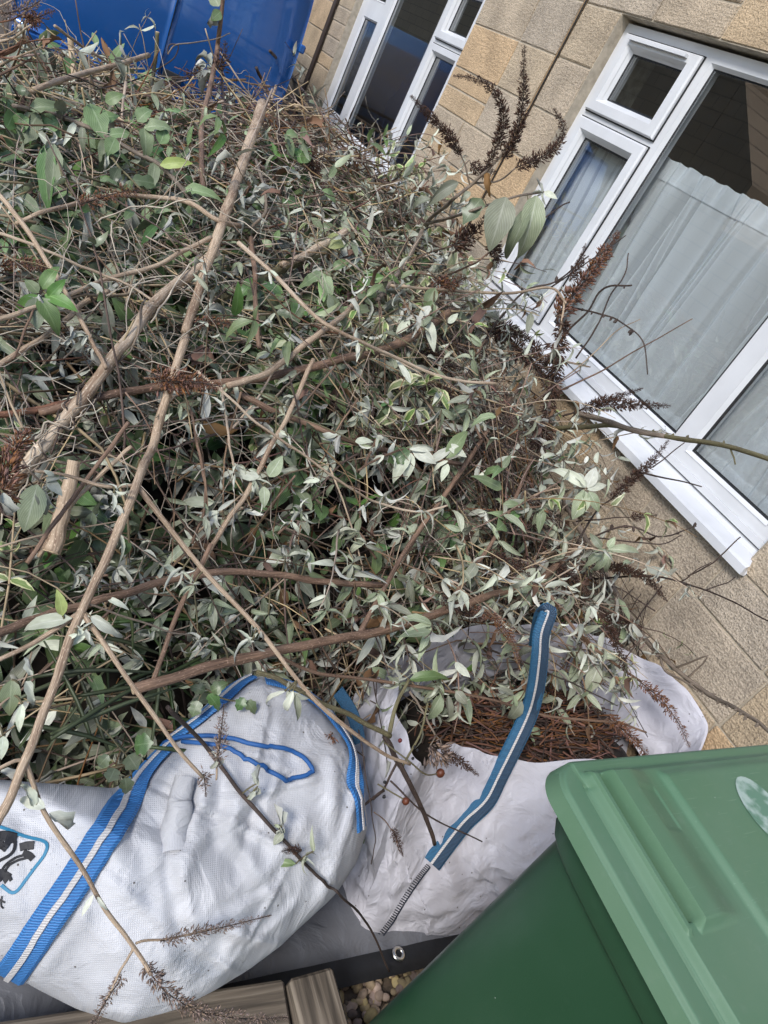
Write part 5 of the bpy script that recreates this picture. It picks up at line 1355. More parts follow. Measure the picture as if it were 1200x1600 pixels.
    for hd in heads:                                   # (pixel path, width px, material, density)
        hp, wpx, hm_ = hd[:3]; dn = hd[3] if len(hd) > 3 else 1.
        d, v, ln = anchor(*hp[0][:2])
        pth = [place(q, lift) if len(q) > 2 else at_d(q[0], q[1], depth_of(v)-.02-.01*i) for i, q in enumerate(hp)]
        if d > 8: MB().tube(catmull([v, v.lerp(pth[0],.5)+Vector((0,0,.01)), pth[0]],4), .0016, 5).build('side_shoot', M[m], root, True)
        elif d > 2: pth = [v]+pth
        seed_head(root, pth, wpx, M[hm_], dn)
    return root

# --- left and middle: the long stems
H('sawn_branch', 'thick pale cut stem with sawn round top, pointing at the van', 'branch', [(410,163),(385,240),(362,305),(340,370),(312,450),(290,520)], (10.5,9), 'bark_straw', .10, cut='s',
  leaves=[(375,300,5,36,'wither'),(330,330,5,34,'wither')])
H('buddleia_branch', 'long forked main stem running from the middle down over the bulging bag', 'branch',
  [(290,525),(262,615),(240,690),(214,757,.86),(170,860,.80),(128,955,.76),(85,1070,.71),(40,1190,.66),(0,1275,.62),(-40,1345,.58)], (8.5,9), 'bark_straw', .12,
  sub=[([(216,760,.86),(300,868,.78),(400,980,.71),(480,1080,.66),(555,1148,.60),(600,1178,.56),(640,1195,.53)],(5.5,3)),
       ([(128,957,.76),(60,1000,.72),(-10,1035,.70)],(5.5,4.5)),
       ([(133,965,.76),(200,1060,.72),(265,1150,.67),(318,1214,.62)],(5.5,3.5)),
       ([(40,1190,.66),(62,1252,.62),(115,1340,.56),(165,1420,.50),(210,1480,.46),(235,1520,.44)],(5,4)),
       ([(40,1190,.66),(18,1192,.66),(-10,1205,.65)],(4,3.5)),
       ([(210,1478,.46),(198,1500,.45),(180,1535,.43),(150,1592,.39)],(3,2)),
       ([(212,1474,.46),(265,1466,.46),(330,1452,.45)],(2.6,2)),
       ([(140,945,.77),(200,965,.75),(260,985,.73),(300,995,.72)],(2.5,1.5),'bark_grey'),
       ([(213,760,.86),(165,760,.86),(110,745,.86),(55,735,.86)],(4,3))],
  leaves=[(130,985,5,30,'pale'),(285,890,7,40,'pale'),(300,915,6,38,'bud'),(395,1000,6,40,'pale'),(405,985,4,22,'wither'),(180,770,7,34,'pale'),(175,790,5,30,'wither'),(452,1080,4,34,'pale')],
  L=[(112,966,24,978,22,'pale'),(142,964,193,984,24,'pale'),(120,990,100,1008,20,'pale'),(98,962,92,925,16,'lime'),(135,980,112,1008,22,'pale'),
     (70,1262,28,1240,30,'pale'),(78,1270,116,1312,26,'wither'),(146,1398,126,1432,10,'pale'),(152,1402,170,1420,9,'pale'),(445,1080,396,1105,14,'pale'),(458,1080,444,1130,20,'pale'),(462,1085,466,1130,14,'bud'),(55,1260,35,1225,22,'pale')],
  heads=[([(228,1512,.44),(262,1552,.42),(312,1580,.41),(380,1592,.40),(450,1590,.39)],30,'seed_grey',.7),([(255,1470,.46),(300,1460,.455),(360,1446,.45),(424,1430,.445)],22,'seed_grey',.45),([(188,1530,.43),(165,1565,.41),(145,1600,.39),(120,1625,.37)],22,'seed_grey',.5),
         ([(318,1210,.62),(320,1225,.61),(322,1245,.60)],24,'seed_grey',.5)])
H('peeled_branch', 'thickest pale peeled branch lying diagonally on the left', 'branch', [(338,392),(300,425),(243,470),(190,540),(140,610),(95,665),(45,722),(-5,790),(-40,840)], (9,15), 'bark_pale', .09, wob=.01, wrap=14)
H('brown_branch', 'thick brown branch with frayed pale end crossing just above the bulging bag', 'branch', [(208,1078,.60),(330,1040,.63),(420,1020,.64),(520,1000,.64),(600,985,.64),(690,957,.64),(765,932,.65),(830,913,.66),(872,882,.68),(905,850,.70)], (11,5.5), 'bark_brown', .05, cut='s', wob=.008,
  sub=[([(232,1068,.62),(262,1000,.66),(300,910,.72),(330,850,.77)],(5,4.5)),([(420,1030,.62),(480,1045,.60),(540,1058,.58),(640,1070,.55),(760,1092,.52),(860,1118,.50),(960,1128,.49),(1010,1145,.47)],(4,2)),
       ([(555,985,.64),(600,920,.68),(640,850,.72),(690,780,.78),(735,715,.83),(770,660,.87),(812,602,.92)],(5,4)),([(690,955,.64),(735,895,.69),(768,848,.73),(800,790,.79),(832,715,.86)],(4.5,3.5)),
       ([(850,918,.64),(900,985,.6),(950,1030,.56),(1000,1065,.52)],(3.5,2.5))],
  leaves=[(510,955,6,42,'bud'),(625,1068,8,40,'bud'),(690,1070,8,48,'bud'),(735,885,9,38,'bud'),(700,945,7,38,'bud'),(772,940,8,38,'bud'),(832,905,9,40,'bud'),(800,925,6,36,'bud'),(875,835,7,44,'bud'),(640,835,6,34,'bud'),(690,775,6,36,'bud'),(590,925,6,38,'bud'),(350,1010,4,32,'bud'),(780,845,7,38,'bud'),(760,800,7,40,'pale'),(925,1035,9,44,'bud'),(800,1085,6,40,'bud'),(840,985,6,38,'bud')],
  L=[(640,1062,702,1050,20,'green'),(690,1085,666,1130,24,'bud'),(700,1085,704,1135,14,'bud'),(712,1080,730,1100,16,'bud'),(935,1040,918,1085,20,'bud'),(925,1035,895,1020,16,'bud'),(940,1025,975,1030,14,'bud'),(835,1010,805,1025,30,'bud'),(840,1020,815,1075,26,'bud'),(815,1095,795,1130,20,'bud')],
  heads=[([(735,950),(775,968),(800,1000),(812,1048)],20,'seed_rust',.8),([(1000,1065,.52),(1035,1095,.50),(1060,1130,.48),(1078,1168,.46)],22,'seed_rust',.7),([(950,1122,.49),(990,1155,.47),(1022,1198,.44)],24,'seed_rust',.9),([(690,930),(720,955),(760,970)],26,'seed',.7)])
H('brown_branch', 'brown branch passing behind the main stem at its lower fork, left edge', 'branch', [(-15,995,.70),(60,965,.70),(130,945,.69),(190,928,.69),(280,903,.68),(360,893,.68),(440,900,.67),(520,910,.66),(600,915,.66)], (9,6), 'bark_brown', .03,
  leaves=[(445,870,7,40,'bud'),(420,960,7,40,'bud'),(480,860,6,36,'bud'),(550,880,6,34,'bud')], auto=4)
H('cut_branch', 'brown branch with a pinkish sawn end in the middle right of the heap', 'branch', [(708,484),(655,520),(600,545),(540,560),(470,578),(400,592),(330,600),(250,605),(160,620),(60,645)], (8,8), 'bark_brown', .05, cut='s')
H('brown_branch', 'slim brown stem rising to the right from the rusty flower spike', 'branch', [(577,440),(545,485),(500,520),(450,560),(405,588),(355,604)], (5,6.5), 'bark_straw', .10, leaves=[(585,430,7,40,'sage'),(505,425,6,42,'sage')], L=[(600,432,548,445,18,'green'),(505,420,480,405,26,'wither'),(520,420,545,405,16,'green')])
H('straw_branch', 'straight straw coloured stem running down right across the upper middle', 'branch', [(372,380),(430,430),(495,497),(560,532),(620,560),(700,592),(775,600)], (4.5,3), 'bark_pale', .14, leaves=[(420,422,4,24,'pale'),(560,535,5,30,'pale')])
H('brown_branch', 'brown stem slanting down right below the rusty flower spike', 'branch', [(352,604),(400,628),(450,650),(530,683),(600,703),(665,716),(720,725)], (6.5,4.5), 'bark_brown', .06, leaves=[(530,680,7,38,'pale'),(580,640,8,40,'pale'),(560,650,5,36,'bud'),(690,640,5,40,'bud')], auto=2)
H('brown_branch', 'brown stem crossing steeply through the centre of the heap', 'branch', [(490,562),(455,640),(425,695),(388,765),(345,832),(300,905)], (4.5,5.5), 'bark_straw', .11, leaves=[(395,750,9,44,'pale'),(385,735,5,36,'bud'),(340,800,6,38,'pale'),(450,680,4,30,'pale'),(365,600,6,40,'bud'),(310,1000,4,30,'wither')], L=[(420,745,440,715,18,'bud'),(405,745,370,740,18,'pale'),(412,760,415,790,14,'bud'),(555,690,580,686,10,'pale')])
H('straw_branch', 'thin pale stem running from the rusty spike down right to the dark hollow', 'branch', [(308,580),(350,614),(400,660),(470,708),(540,758),(590,785),(655,800),(700,790)], (3,2.2), 'bark_pale', .15, leaves=[(490,748,4,26,'pale'),(570,790,4,28,'pale'),(660,800,5,30,'bud'),(600,775,6,34,'pale')], L=[(500,750,475,752,8,'pale')])
H('brown_branch', 'slender stem from the rusty spike with pale leaves hanging left of centre', 'branch', [(345,602),(353,650),(360,700),(368,745)], (3,2.2), 'bark_pale', .12, leaves=[(350,640,5,34,'pale'),(365,740,6,36,'pale')])
H('dried_flower_spike', 'rusty brown dried flower spike lying in the centre left', 'flower spike', [(225,590),(250,592),(262,596)], (2.5,2), 'bark_brown', .13, heads=[([(252,594),(275,596),(310,598),(348,604)],44,'seed_rust',1.1)])
H('dried_flower_spike', 'large rusty dried flower spike at the far left edge', 'flower spike', [(-40,800,.92),(-10,760,.93),(10,730,.94)], (3,2.5), 'bark_brown', .15, heads=[([(0,775,.93),(10,740,.93),(22,705,.94),(48,668,.95)],56,'seed_rust',1.2)], L=[(5,770,0,820,30,'wither')])
H('grey_leaf_sprig', 'sprig with one large drooping grey leaf at the left edge', 'sprig', [(20,690,.90),(45,735,.88),(70,755,.86),(95,745,.87)], (2.5,2), 'bark_grey', .1, leaves=[(75,760,7,32,'wither')], L=[(58,757,40,830,34,'bud'),(62,765,70,800,18,'bud'),(75,750,95,770,14,'pale'),(85,745,70,735,10,'pale')])
H('green_leaf_sprig', 'sprig of fresh green leaves at the left edge of the heap', 'sprig', [(20,560),(45,500),(60,462),(75,440)], (2.5,2), 'bark_brown', .11, L=[(62,462,14,492,26,'green'),(62,465,90,510,28,'green'),(60,458,40,435,20,'green'),(65,452,88,415,22,'green'),(70,460,115,475,20,'green'),(55,465,60,510,26,'bud'),(75,465,100,440,18,'green')], leaves=[(62,462,4,30,'wither')])
H('straw_branch', 'straw coloured stem slanting down right in the upper left corner area', 'branch', [(-5,300),(28,340),(75,410),(110,470),(140,525),(165,575)], (5,4), 'bark_straw', .13)
H('straw_branch', 'thin straw stem starting at the left edge, crossing the slanting brown stem', 'branch', [(-10,362),(40,378),(90,400),(150,425),(200,445),(240,470)], (3.5,2.5), 'bark_pale', .13)
H('straw_branch', 'pale stem lying level across the left of the heap', 'branch', [(-10,500),(60,480),(120,455),(170,435),(230,420),(290,390),(330,370)], (5,4), 'bark_straw', .11)
H('straw_branch', 'pale stem crossing low left beneath the peeled branch', 'branch', [(-10,575),(40,545),(90,510),(130,475),(170,455)], (6,5), 'bark_straw', .07)
H('brown_branch', 'horizontal brown stem with dried flowers in the upper left', 'branch', [(25,350),(70,330),(120,318),(180,305),(240,308),(290,315),(340,345),(375,352)], (4,5), 'bark_straw', .12, heads=[([(130,318),(170,305),(205,298),(235,300)],26,'seed_rust',.5)], L=[(133,320,128,405,16,'wither'),(200,310,195,380,22,'wither')])
H('split_branch', 'pale split branch stub lying low on the left below the peeled branch', 'branch', [(205,698),(170,730),(120,780),(90,820),(60,870)], (4,4.5), 'bark_straw', .06)
H('branch_stub', 'thick tan cut stem stub standing in the dark hollow on the left', 'branch', [(115,720,.76),(105,770,.71),(92,820,.66),(82,862,.62)], (12,17), 'bark_straw', .02, cut='e')
H('brown_branch', 'brown stem curving up from the stub to the peeled branch', 'branch', [(40,880,.75),(90,810,.80),(120,770,.83),(170,705,.88),(200,660,.92)], (4.5,4), 'bark_brown', .05)
H('thin_twig', 'thin brown stem hanging straight down left of centre', 'branch', [(297,640),(310,700),(320,760),(318,800),(300,850)], (3,3), 'bark_brown', .10, leaves=[(312,660,4,30,'pale'),(320,810,6,38,'bud')])
H('brown_branch', 'brown stem upright between the dark green leaves of the upper middle', 'branch', [(392,372),(398,430),(400,490),(405,545)], (5,4.5), 'bark_brown', .08)
H('bamboo_cane', 'pale cut cane end lying under leaves in the upper middle', 'branch', [(540,362),(500,385),(470,402),(440,415)], (8,7), 'bark_pale', .05, cut='s', L=[(510,372,535,382,22,'lime'),(500,355,488,338,18,'green'),(500,360,520,348,18,'green'),(430,375,436,360,16,'green'),(425,385,410,375,14,'green')])
H('green_cane', 'greenish cut cane lying in the upper middle of the heap', 'branch', [(520,382),(480,405),(440,420),(370,455),(330,470)], (9,8), 'bark_green', .02, cut='s')
H('brown_branch', 'brown branch running level through the left middle', 'branch', [(-10,650),(60,640),(130,625),(200,612),(260,600)], (7,6), 'bark_red', .04)

# --- towards the van
H('upright_branch', 'tall slender stem with wilted leaves standing up against the van', 'branch', [(318,305),(315,240),(316,190),(328,140),(338,85),(344,40),(350,-20)], (5.5,4), 'bark_brown', .10,
  L=[(338,15,318,38,22,'wither'),(342,10,330,-15,24,'sage'),(345,18,332,30,18,'sage'),(330,105,300,62,14,'wither'),(326,110,322,140,22,'wither'),(320,105,300,100,16,'wither'),(330,95,316,75,14,'wither')], leaves=[(322,100,5,36,'wither')], heads=[([(340,105),(348,90),(352,65)],28,'seed',.7),([(318,110),(300,115),(285,125)],22,'seed',.6)], wob=.004)
H('thin_twig', 'thin dark stem standing beside the tall slender stem near the van', 'branch', [(345,240),(352,190),(348,140),(345,105)], (2.5,1.8), 'bark_dark', .10)
H('cut_stick', 'smooth pale cut stick pointing up right in front of the van', 'branch', [(50,142),(95,125),(140,112),(190,99),(232,86)], (5.5,4.5), 'bark_straw', .12, cut='e', wob=.003)
H('green_stick', 'greenish upright stick standing in front of the seam of the van doors', 'branch', [(230,160),(238,125),(244,85),(246,50)], (3.5,3.8), 'bark_green', .06, cut='e', wob=.002)
H('thin_twig', 'thin jointed stem arching down right in front of the van', 'branch', [(85,40,'y',3.2),(125,70,'y',3.3),(165,95,'y',3.4),(205,125),(245,155),(260,165)], (2.8,2.2), 'bark_straw', .05)
H('broken_stake', 'short pale splintered stub standing up in front of the van', 'branch', [(116,118),(113,90),(110,60)], (5.5,6), 'wood_cut', .05, cut='e', wob=.003)
H('twig', 'brown twig standing at the right rear corner of the van', 'branch', [(420,165),(440,110),(458,75),(468,42)], (2.8,2.0), 'bark_straw', .05)
H('twig', 'dark twig crossing another at the right end of the van', 'branch', [(422,80),(440,100),(460,125),(480,150)], (3,2.2), 'bark_dark', .10)
H('twig', 'bent twig standing left of the crossed twigs near the van', 'branch', [(400,105),(412,130),(425,160)], (3,2.2), 'bark_dark', .07)
H('curly_vine', 'curly dark vine looping in front of the van door seam', 'vine', [(150,140),(200,128),(240,112),(270,92),(278,72),(265,70),(262,85)], (1.4,1.0), 'bark_dark', .10)
H('curly_vine', 'thin vine waving above the heap in front of the van', 'vine', [(262,85),(275,70),(310,66),(340,60),(360,52)], (1.4,.9), 'bark_grey', .14)
H('dry_stick_bundle', 'bundle of dry straw and bark in the top left corner', 'branch', [(-25,95,'y',2.5),(15,80,'y',2.5),(45,58,'y',2.48)], (5,3.5), 'bark_red', .05, heads=[([(50,30,'y',2.45),(72,22,'y',2.45),(86,16,'y',2.45)],26,'seed_rust',.7),([(10,20,'y',2.45),(45,12,'y',2.45),(70,-5,'y',2.45)],26,'seed_grey',.6)],
  sub=[([(x0,y0,'y',2.5+.1*math.sin(k)),(x1,y1,'y',2.48),(x2,y2,'y',2.5-.12*math.cos(k))],(w_,w_*.6),('bark_pale','bark_straw','bark_red','bark_brown')[k%4]) for k,(x0,y0,x1,y1,x2,y2,w_) in enumerate((
   (-20,70,20,60,48,40,3),(-15,110,25,90,60,75,2.5),(-20,40,20,30,60,5,2),(-10,20,30,22,75,30,1.6),(30,40,50,75,72,112,3.5),(0,60,30,40,50,-10,2),(-20,85,30,70,80,60,2),(10,120,30,80,40,30,2.4),(-20,15,10,5,50,-20,2),(-10,55,30,50,66,18,1.8),(0,100,40,95,85,100,1.6),(-20,125,20,108,50,92,3)))])
H('broad_leaf_branch', 'grey green leafy branch along the upper left of the heap', 'branch', [(20,165),(80,178),(130,195),(170,215),(215,240),(250,258),(280,290),(300,315)], (4,4.5), 'bark_grey', .10, auto=9, autokind='sage', autosize=52,
  L=[(165,160,188,145,30,'green'),(140,162,165,208,30,'sage'),(215,190,235,165,24,'sage'),(225,200,265,190,22,'sage'),(250,225,262,195,24,'sage'),(250,258,295,250,16,'lime'),(225,200,232,240,22,'sage'),(180,215,170,240,20,'sage'),(60,178,30,225,30,'sage'),(45,185,10,200,28,'sage'),(90,190,65,200,28,'sage'),(35,150,30,125,16,'holly')])
H('broad_leaf_branch', 'wilted grey leafy shoot hanging at the left edge below the corner clump', 'branch', [(58,205),(75,225),(88,245),(100,280),(115,305)], (2.5,2), 'bark_green', .13, L=[(75,222,70,318,26,'sage'),(80,222,55,258,24,'wither'),(85,225,84,300,22,'sage'),(60,208,105,245,10,'wither'),(70,230,50,262,18,'wither')], leaves=[(78,222,5,44,'wither')])
H('broad_leaf_branch', 'leafy shoot with serrated green leaves in the upper left', 'branch', [(165,235),(190,265),(215,290),(240,310)], (2.5,2), 'bark_green', .08, auto=6, autokind='holly', autosize=40)
H('broad_leaf_branch', 'leafy shoot of broad leaves left of the tall slender stem', 'branch', [(120,270),(160,285),(200,300),(240,330),(270,345)], (2.5,2), 'bark_green', .06, auto=7, autokind='sage', autosize=44)
H('broad_leaf_branch', 'dark green leafy shoot in the middle of the upper heap', 'branch', [(400,430),(420,470),(440,510),(450,550)], (2.5,2), 'bark_green', .05, auto=8, autokind='holly', autosize=44)
H('broad_leaf_branch', 'dark green leafy shoot beside the cut stem', 'branch', [(350,400),(345,440),(350,480),(370,520)], (2.5,2), 'bark_green', .04, auto=7, autokind='holly', autosize=42)
H('green_leaf_sprig', 'small green leaves near the far window sill end of the heap', 'sprig', [(470,260),(474,235),(474,205)], (1.8,1.4), 'bark_green', .06, L=[(474,225,476,195,14,'green'),(474,255,484,230,18,'green'),(472,255,462,228,18,'green'),(474,240,468,222,14,'green')])
H('variegated_sprig', 'cream edged leafy sprig against the farther window sill', 'sprig', [(640,320),(628,280),(620,260),(612,240)], (1.6,1.2), 'bark_green', .12, leaves=[(618,258,7,20,'vari'),(648,270,7,18,'vari'),(590,245,4,16,'vari'),(600,275,4,18,'vari'),(660,300,5,16,'vari')])
H('variegated_sprig', 'cream edged leafy sprig in the centre right of the heap', 'sprig', [(600,640),(640,600),(660,590),(690,600)], (2.4,1.8), 'bark_green', .10, leaves=[(640,600,7,38,'vari'),(665,600,8,38,'vari'),(690,610,6,34,'vari'),(610,635,6,36,'vari'),(650,640,6,32,'vari')])
H('variegated_sprig', 'cream edged leafy sprig left of the pinkish sawn end', 'sprig', [(560,560),(580,520),(600,495),(625,480)], (2.4,1.8), 'bark_green', .07, leaves=[(570,540,7,36,'vari'),(600,500,6,34,'vari'),(545,500,6,34,'vari'),(625,480,5,30,'pale')])

# --- right side: dark flower spikes in front of the wall and windows
H('buddleia_branch', 'tall branch with curved dark flower spikes standing up against the stone wall', 'branch', [(590,470),(640,400),(665,350),(700,318,'y',2.0),(735,290,'y',1.95),(765,262,'y',1.92),(790,235,'y',1.9)], (4.5,2.5), 'bark_grey', .08,
  heads=[([(762,258,'y',1.92),(780,220,'y',1.91),(787,180,'y',1.9),(774,145,'y',1.9),(745,124,'y',1.9),(708,118,'y',1.9)],21,'seed',1.0),([(790,245,'y',1.9),(808,205,'y',1.88),(817,160,'y',1.87),(818,110,'y',1.86),(820,70,'y',1.86)],23,'seed',1.1),([(805,262,'y',1.88),(845,246,'y',1.86),(872,225,'y',1.85),(880,200,'y',1.85),(865,170,'y',1.85)],24,'seed',1.0),([(720,242,'y',1.97),(700,210,'y',1.97),(675,185,'y',1.97),(642,150,'y',1.97)],20,'seed',1.2),([(735,255,'y',1.95),(755,268,'y',1.95),(775,268,'y',1.95)],22,'seed',.8)],
  sub=[([(665,350),(720,335,'y',1.98),(770,318,'y',1.92),(815,305,'y',1.9),(850,300,'y',1.88)],(3.2,2)),([(735,290,'y',1.95),(728,262,'y',1.96),(720,242,'y',1.97)],(1.8,1.5)),([(740,287,'y',1.94),(780,282,'y',1.92),(805,262,'y',1.88)],(2,1.6)),([(600,440),(680,410),(725,385,'y',1.95),(740,375,'y',1.94)],(2.5,2))],
  L=[(790,308,770,380,42,'bud'),(838,306,822,390,38,'bud'),(825,325,795,400,32,'bud'),(716,285,668,308,22,'bud'),(752,310,725,345,24,'holly'),(850,300,870,308,10,'pale'),(760,270,768,300,10,'dead'),(672,310,640,318,24,'bud'),(735,300,720,310,16,'bud')],
  leaves=[(662,355,5,34,'bud'),(850,302,4,28,'wither')])
H('dried_flower_spike', 'short fat dark flower spike under the large grey leaves', 'flower spike', [(640,410),(670,395),(705,385,'y',1.93)], (2,1.6), 'bark_brown', .10, heads=[([(710,382,'y',1.93),(735,370,'y',1.93),(760,340,'y',1.93)],38,'seed',1.2)])
H('dried_flower_spike', 'small dark hanging flower spike left of the nearer window', 'flower spike', [(700,430),(740,412,'y',1.9),(768,392,'y',1.88)], (2,1.6), 'bark_brown', .10, heads=[([(768,385,'y',1.88),(778,400,'y',1.88),(775,418,'y',1.88)],26,'seed',1.1)])
H('dried_flower_spike', 'rusty flower spike pointing right at the edge of the heap below the wall joint', 'flower spike', [(640,425),(670,430),(690,440)], (2,1.6), 'bark_brown', .12, heads=[([(690,445),(710,443),(728,432)],30,'seed_rust',1.1)])
H('buddleia_branch', 'long stem with the largest rusty flower spike in front of the nearer window', 'branch', [(590,445),(660,450),(740,456,'x',1.55),(800,457,'x',1.62),(860,450,'x',1.7),(885,475,'x',1.7)], (3,2.4), 'bark_straw', .10,
  heads=[([(868,495,'x',1.72),(895,462,'x',1.74),(925,425,'x',1.76),(945,395,'x',1.78),(967,362,'x',1.78)],36,'seed_rust',1.3),([(880,505,'x',1.72),(872,540,'x',1.72),(866,590,'x',1.72),(856,640,'x',1.72),(835,700,'x',1.7)],34,'seed',1.1),([(890,440,'x',1.7),(905,415,'x',1.7),(915,380,'x',1.7)],16,'seed',.9),([(850,575,'x',1.7),(835,540,'x',1.7),(815,520,'x',1.68)],26,'seed',.9)],
  sub=[([(880,470,'x',1.72),(870,540,'x',1.72),(850,640,'x',1.72),(830,720,'x',1.7)],(2.4,1.6)),([(860,450,'x',1.7),(910,415,'x',1.7),(978,368,'x',1.75)],(1.6,1.0),'bark_dark')])
H('clump_of_spikes', 'dark matted clump of flower heads at the corner of the sill', 'flower spike', [(700,500),(740,508),(780,520,'x',1.7)], (5,4), 'bark_grey', .08, heads=[([(765,515,'x',1.7),(790,520,'x',1.7),(820,525,'x',1.7)],40,'seed',.8),([(800,540,'x',1.68),(830,560,'x',1.68),(850,600,'x',1.68)],36,'seed',.6),([(840,650,'x',1.68),(845,690,'x',1.68),(835,730,'x',1.68)],44,'seed',.6),([(655,548),(690,565),(720,578)],28,'seed',.8)])
H('bare_twig', 'thin bare twig rising to a level tip in front of the near curtain', 'twig', [(850,570,'x',1.8),(885,520,'x',1.8),(915,490,'x',1.8),(945,450,'x',1.8),(986,446,'x',1.8)], (2.4,1.8), 'bark_dark', .05, spurs=3)
H('bare_twig', 'thin bare twig leaning up right across the near curtain', 'twig', [(900,560,'x',1.85),(930,515,'x',1.85),(955,460,'x',1.85),(975,430,'x',1.85),(983,395,'x',1.85)], (1.8,1.2), 'bark_dark', .05)
H('bare_twig', 'arching bare twig with hooked tip in front of the near curtain', 'twig', [(890,480,'x',1.8),(945,492,'x',1.8),(980,510,'x',1.8),(1005,535,'x',1.8),(1012,585,'x',1.8)], (1.8,1.2), 'bark_dark', .05, spurs=8)
H('bare_twig', 'straight thin twig with pale tip pointing up right across the curtain', 'twig', [(850,620,'x',1.85),(920,590,'x',1.85),(990,550,'x',1.85),(1082,498,'x',1.85)], (2.0,1.0), 'bark_brown', .05)
H('bare_twig', 'fine pale twig just below the arching twig before the curtain', 'twig', [(870,600,'x',1.8),(920,560,'x',1.8),(960,520,'x',1.8),(1000,498,'x',1.8)], (1.4,.8), 'bark_straw', .05)
H('bare_twig', 'dark twig pointing at the lower casement from the big leaves', 'twig', [(800,385,'x',1.6),(840,350,'x',1.65),(868,328,'x',1.7),(890,315,'x',1.72)], (1.8,1.4), 'bark_dark', .05)
H('bare_twig', 'twig rising along the sill corner to the lower casement', 'twig', [(740,560,'x',1.6),(780,500,'x',1.65),(820,455,'x',1.7),(868,440,'x',1.75),(920,400,'x',1.78)], (2.6,1.4), 'bark_dark', .05, spurs=4)
H('spur_branch', 'long greenish knobbly branch reaching right across the near sill', 'branch', [(1210,720,'x',1.75),(1130,696,'x',1.8),(1040,682,'x',1.84),(960,666,'x',1.86),(890,668,'x',1.86),(820,672,'x',1.82),(740,668)], (5,4.5), 'bark_green', .05, spurs=26,
  sub=[([(1035,688,'x',1.84),(980,670,'x',1.85),(940,655,'x',1.86),(900,645,'x',1.86)],(5,6),'bark_grey'),([(1140,702,'x',1.8),(1150,725,'x',1.8)],(2,1.4))])
H('dried_flower_spike', 'dark flower spikes pointing right below the near curtain', 'flower spike', [(880,650,'x',1.75),(910,640,'x',1.75)], (2,1.6), 'bark_dark', .05, heads=[([(915,638,'x',1.75),(960,632,'x',1.75),(1048,634,'x',1.75)],22,'seed',.9),([(925,628,'x',1.75),(965,620,'x',1.75),(1005,606,'x',1.75)],16,'seed',.8)])
H('dried_flower_spike', 'dark flower spike slanting up across the near sill', 'flower spike', [(900,850,'x',1.7),(930,800,'x',1.72),(955,780,'x',1.72)], (2,1.6), 'bark_dark', .05, heads=[([(955,780,'x',1.72),(995,742,'x',1.74),(1020,720,'x',1.75),(1045,688,'x',1.76)],20,'seed',1.1)], sub=[([(1000,738,'x',1.74),(1050,748,'x',1.74),(1095,760,'x',1.74)],(2,1.2)),([(1020,730,'x',1.75),(1045,712,'x',1.75),(1070,692,'x',1.75)],(1.4,1))])
H('dried_flower_spike', 'small dark flower spike below the near sill', 'flower spike', [(900,815,'x',1.7),(950,810,'x',1.75),(985,808,'x',1.78)], (1.4,1.2), 'bark_dark', .05, heads=[([(985,808,'x',1.78),(1005,806,'x',1.78),(1027,805,'x',1.78)],14,'seed',.8)])
H('bare_twig', 'pair of thin budded twigs curving up to the near sill', 'twig', [(920,842,'x',1.7),(975,822,'x',1.74),(1030,838,'x',1.78),(1060,832,'x',1.8),(1088,822,'x',1.82)], (2,1.2), 'bark_dark', .05, spurs=6, sub=[([(925,840,'x',1.7),(1000,848,'x',1.76),(1040,848,'x',1.8),(1065,835,'x',1.82)],(1.6,1)),])
H('leafy_shoot', 'shoot with pale upright leaves in front of the wall below the sill', 'sprig', [(820,780,'x',1.5),(860,765,'x',1.55),(912,762,'x',1.6)], (2,1.6), 'bark_straw', .05, L=[(915,762,872,720,22,'pale'),(915,762,890,730,22,'pale'),(918,762,930,730,20,'pale'),(918,765,948,755,12,'pale'),(915,768,900,810,22,'bud'),(920,768,938,798,14,'bud'),(912,765,905,790,16,'bud')])
H('leafy_shoot', 'shoot with a star of grey green leaves below the upright pale leaves', 'sprig', [(840,865,'x',1.55),(890,858,'x',1.6),(945,856,'x',1.66)], (2,1.6), 'bark_straw', .05, L=[(950,858,1010,862,18,'bud'),(948,860,935,905,18,'bud'),(955,860,945,905,14,'bud'),(945,858,912,880,16,'bud'),(950,856,960,840,10,'bud'),(940,856,925,835,12,'bud')], leaves=[(870,830,6,44,'bud'),(880,870,5,40,'bud')])
H('spur_branch', 'long grey knobbly branch running down the wall to the lower right', 'branch', [(870,760,'x',1.95),(905,825,'x',1.95),(945,895,'x',1.94),(985,965,'x',1.92),(1030,1022,'x',1.9),(1100,1080,'x',1.86),(1160,1112,'x',1.8),(1210,1150,'x',1.75)], (6.5,3.6), 'bark_grey', .05, spurs=26,
  sub=[([(1028,1020,'x',1.9),(1040,1048,'x',1.88),(1065,1062,'x',1.86),(1088,1078,'x',1.84)],(3,2)),([(1060,1042,'x',1.88),(1085,1032,'x',1.86),(1106,1024,'x',1.85)],(2.4,1.6)),([(1075,1060,'x',1.87),(1095,1040,'x',1.86),(1105,1026,'x',1.85)],(2,1.4)),([(1080,1065,'x',1.87),(1095,1080,'x',1.86),(1118,1085,'x',1.85)],(2.4,1.4))])
H('bare_twig', 'thin dark twig curving down right across the stone wall', 'twig', [(930,905,'x',1.85),(1010,900,'x',1.86),(1080,914,'x',1.85),(1140,938,'x',1.8),(1210,975,'x',1.75)], (2.2,1.4), 'bark_dark', .05, spurs=5, sub=[([(1062,906,'x',1.85),(1085,893,'x',1.86),(1112,878,'x',1.88)],(1.4,1)),([(1100,918,'x',1.84),(1130,912,'x',1.85),(1150,902,'x',1.86)],(1.4,.9))])
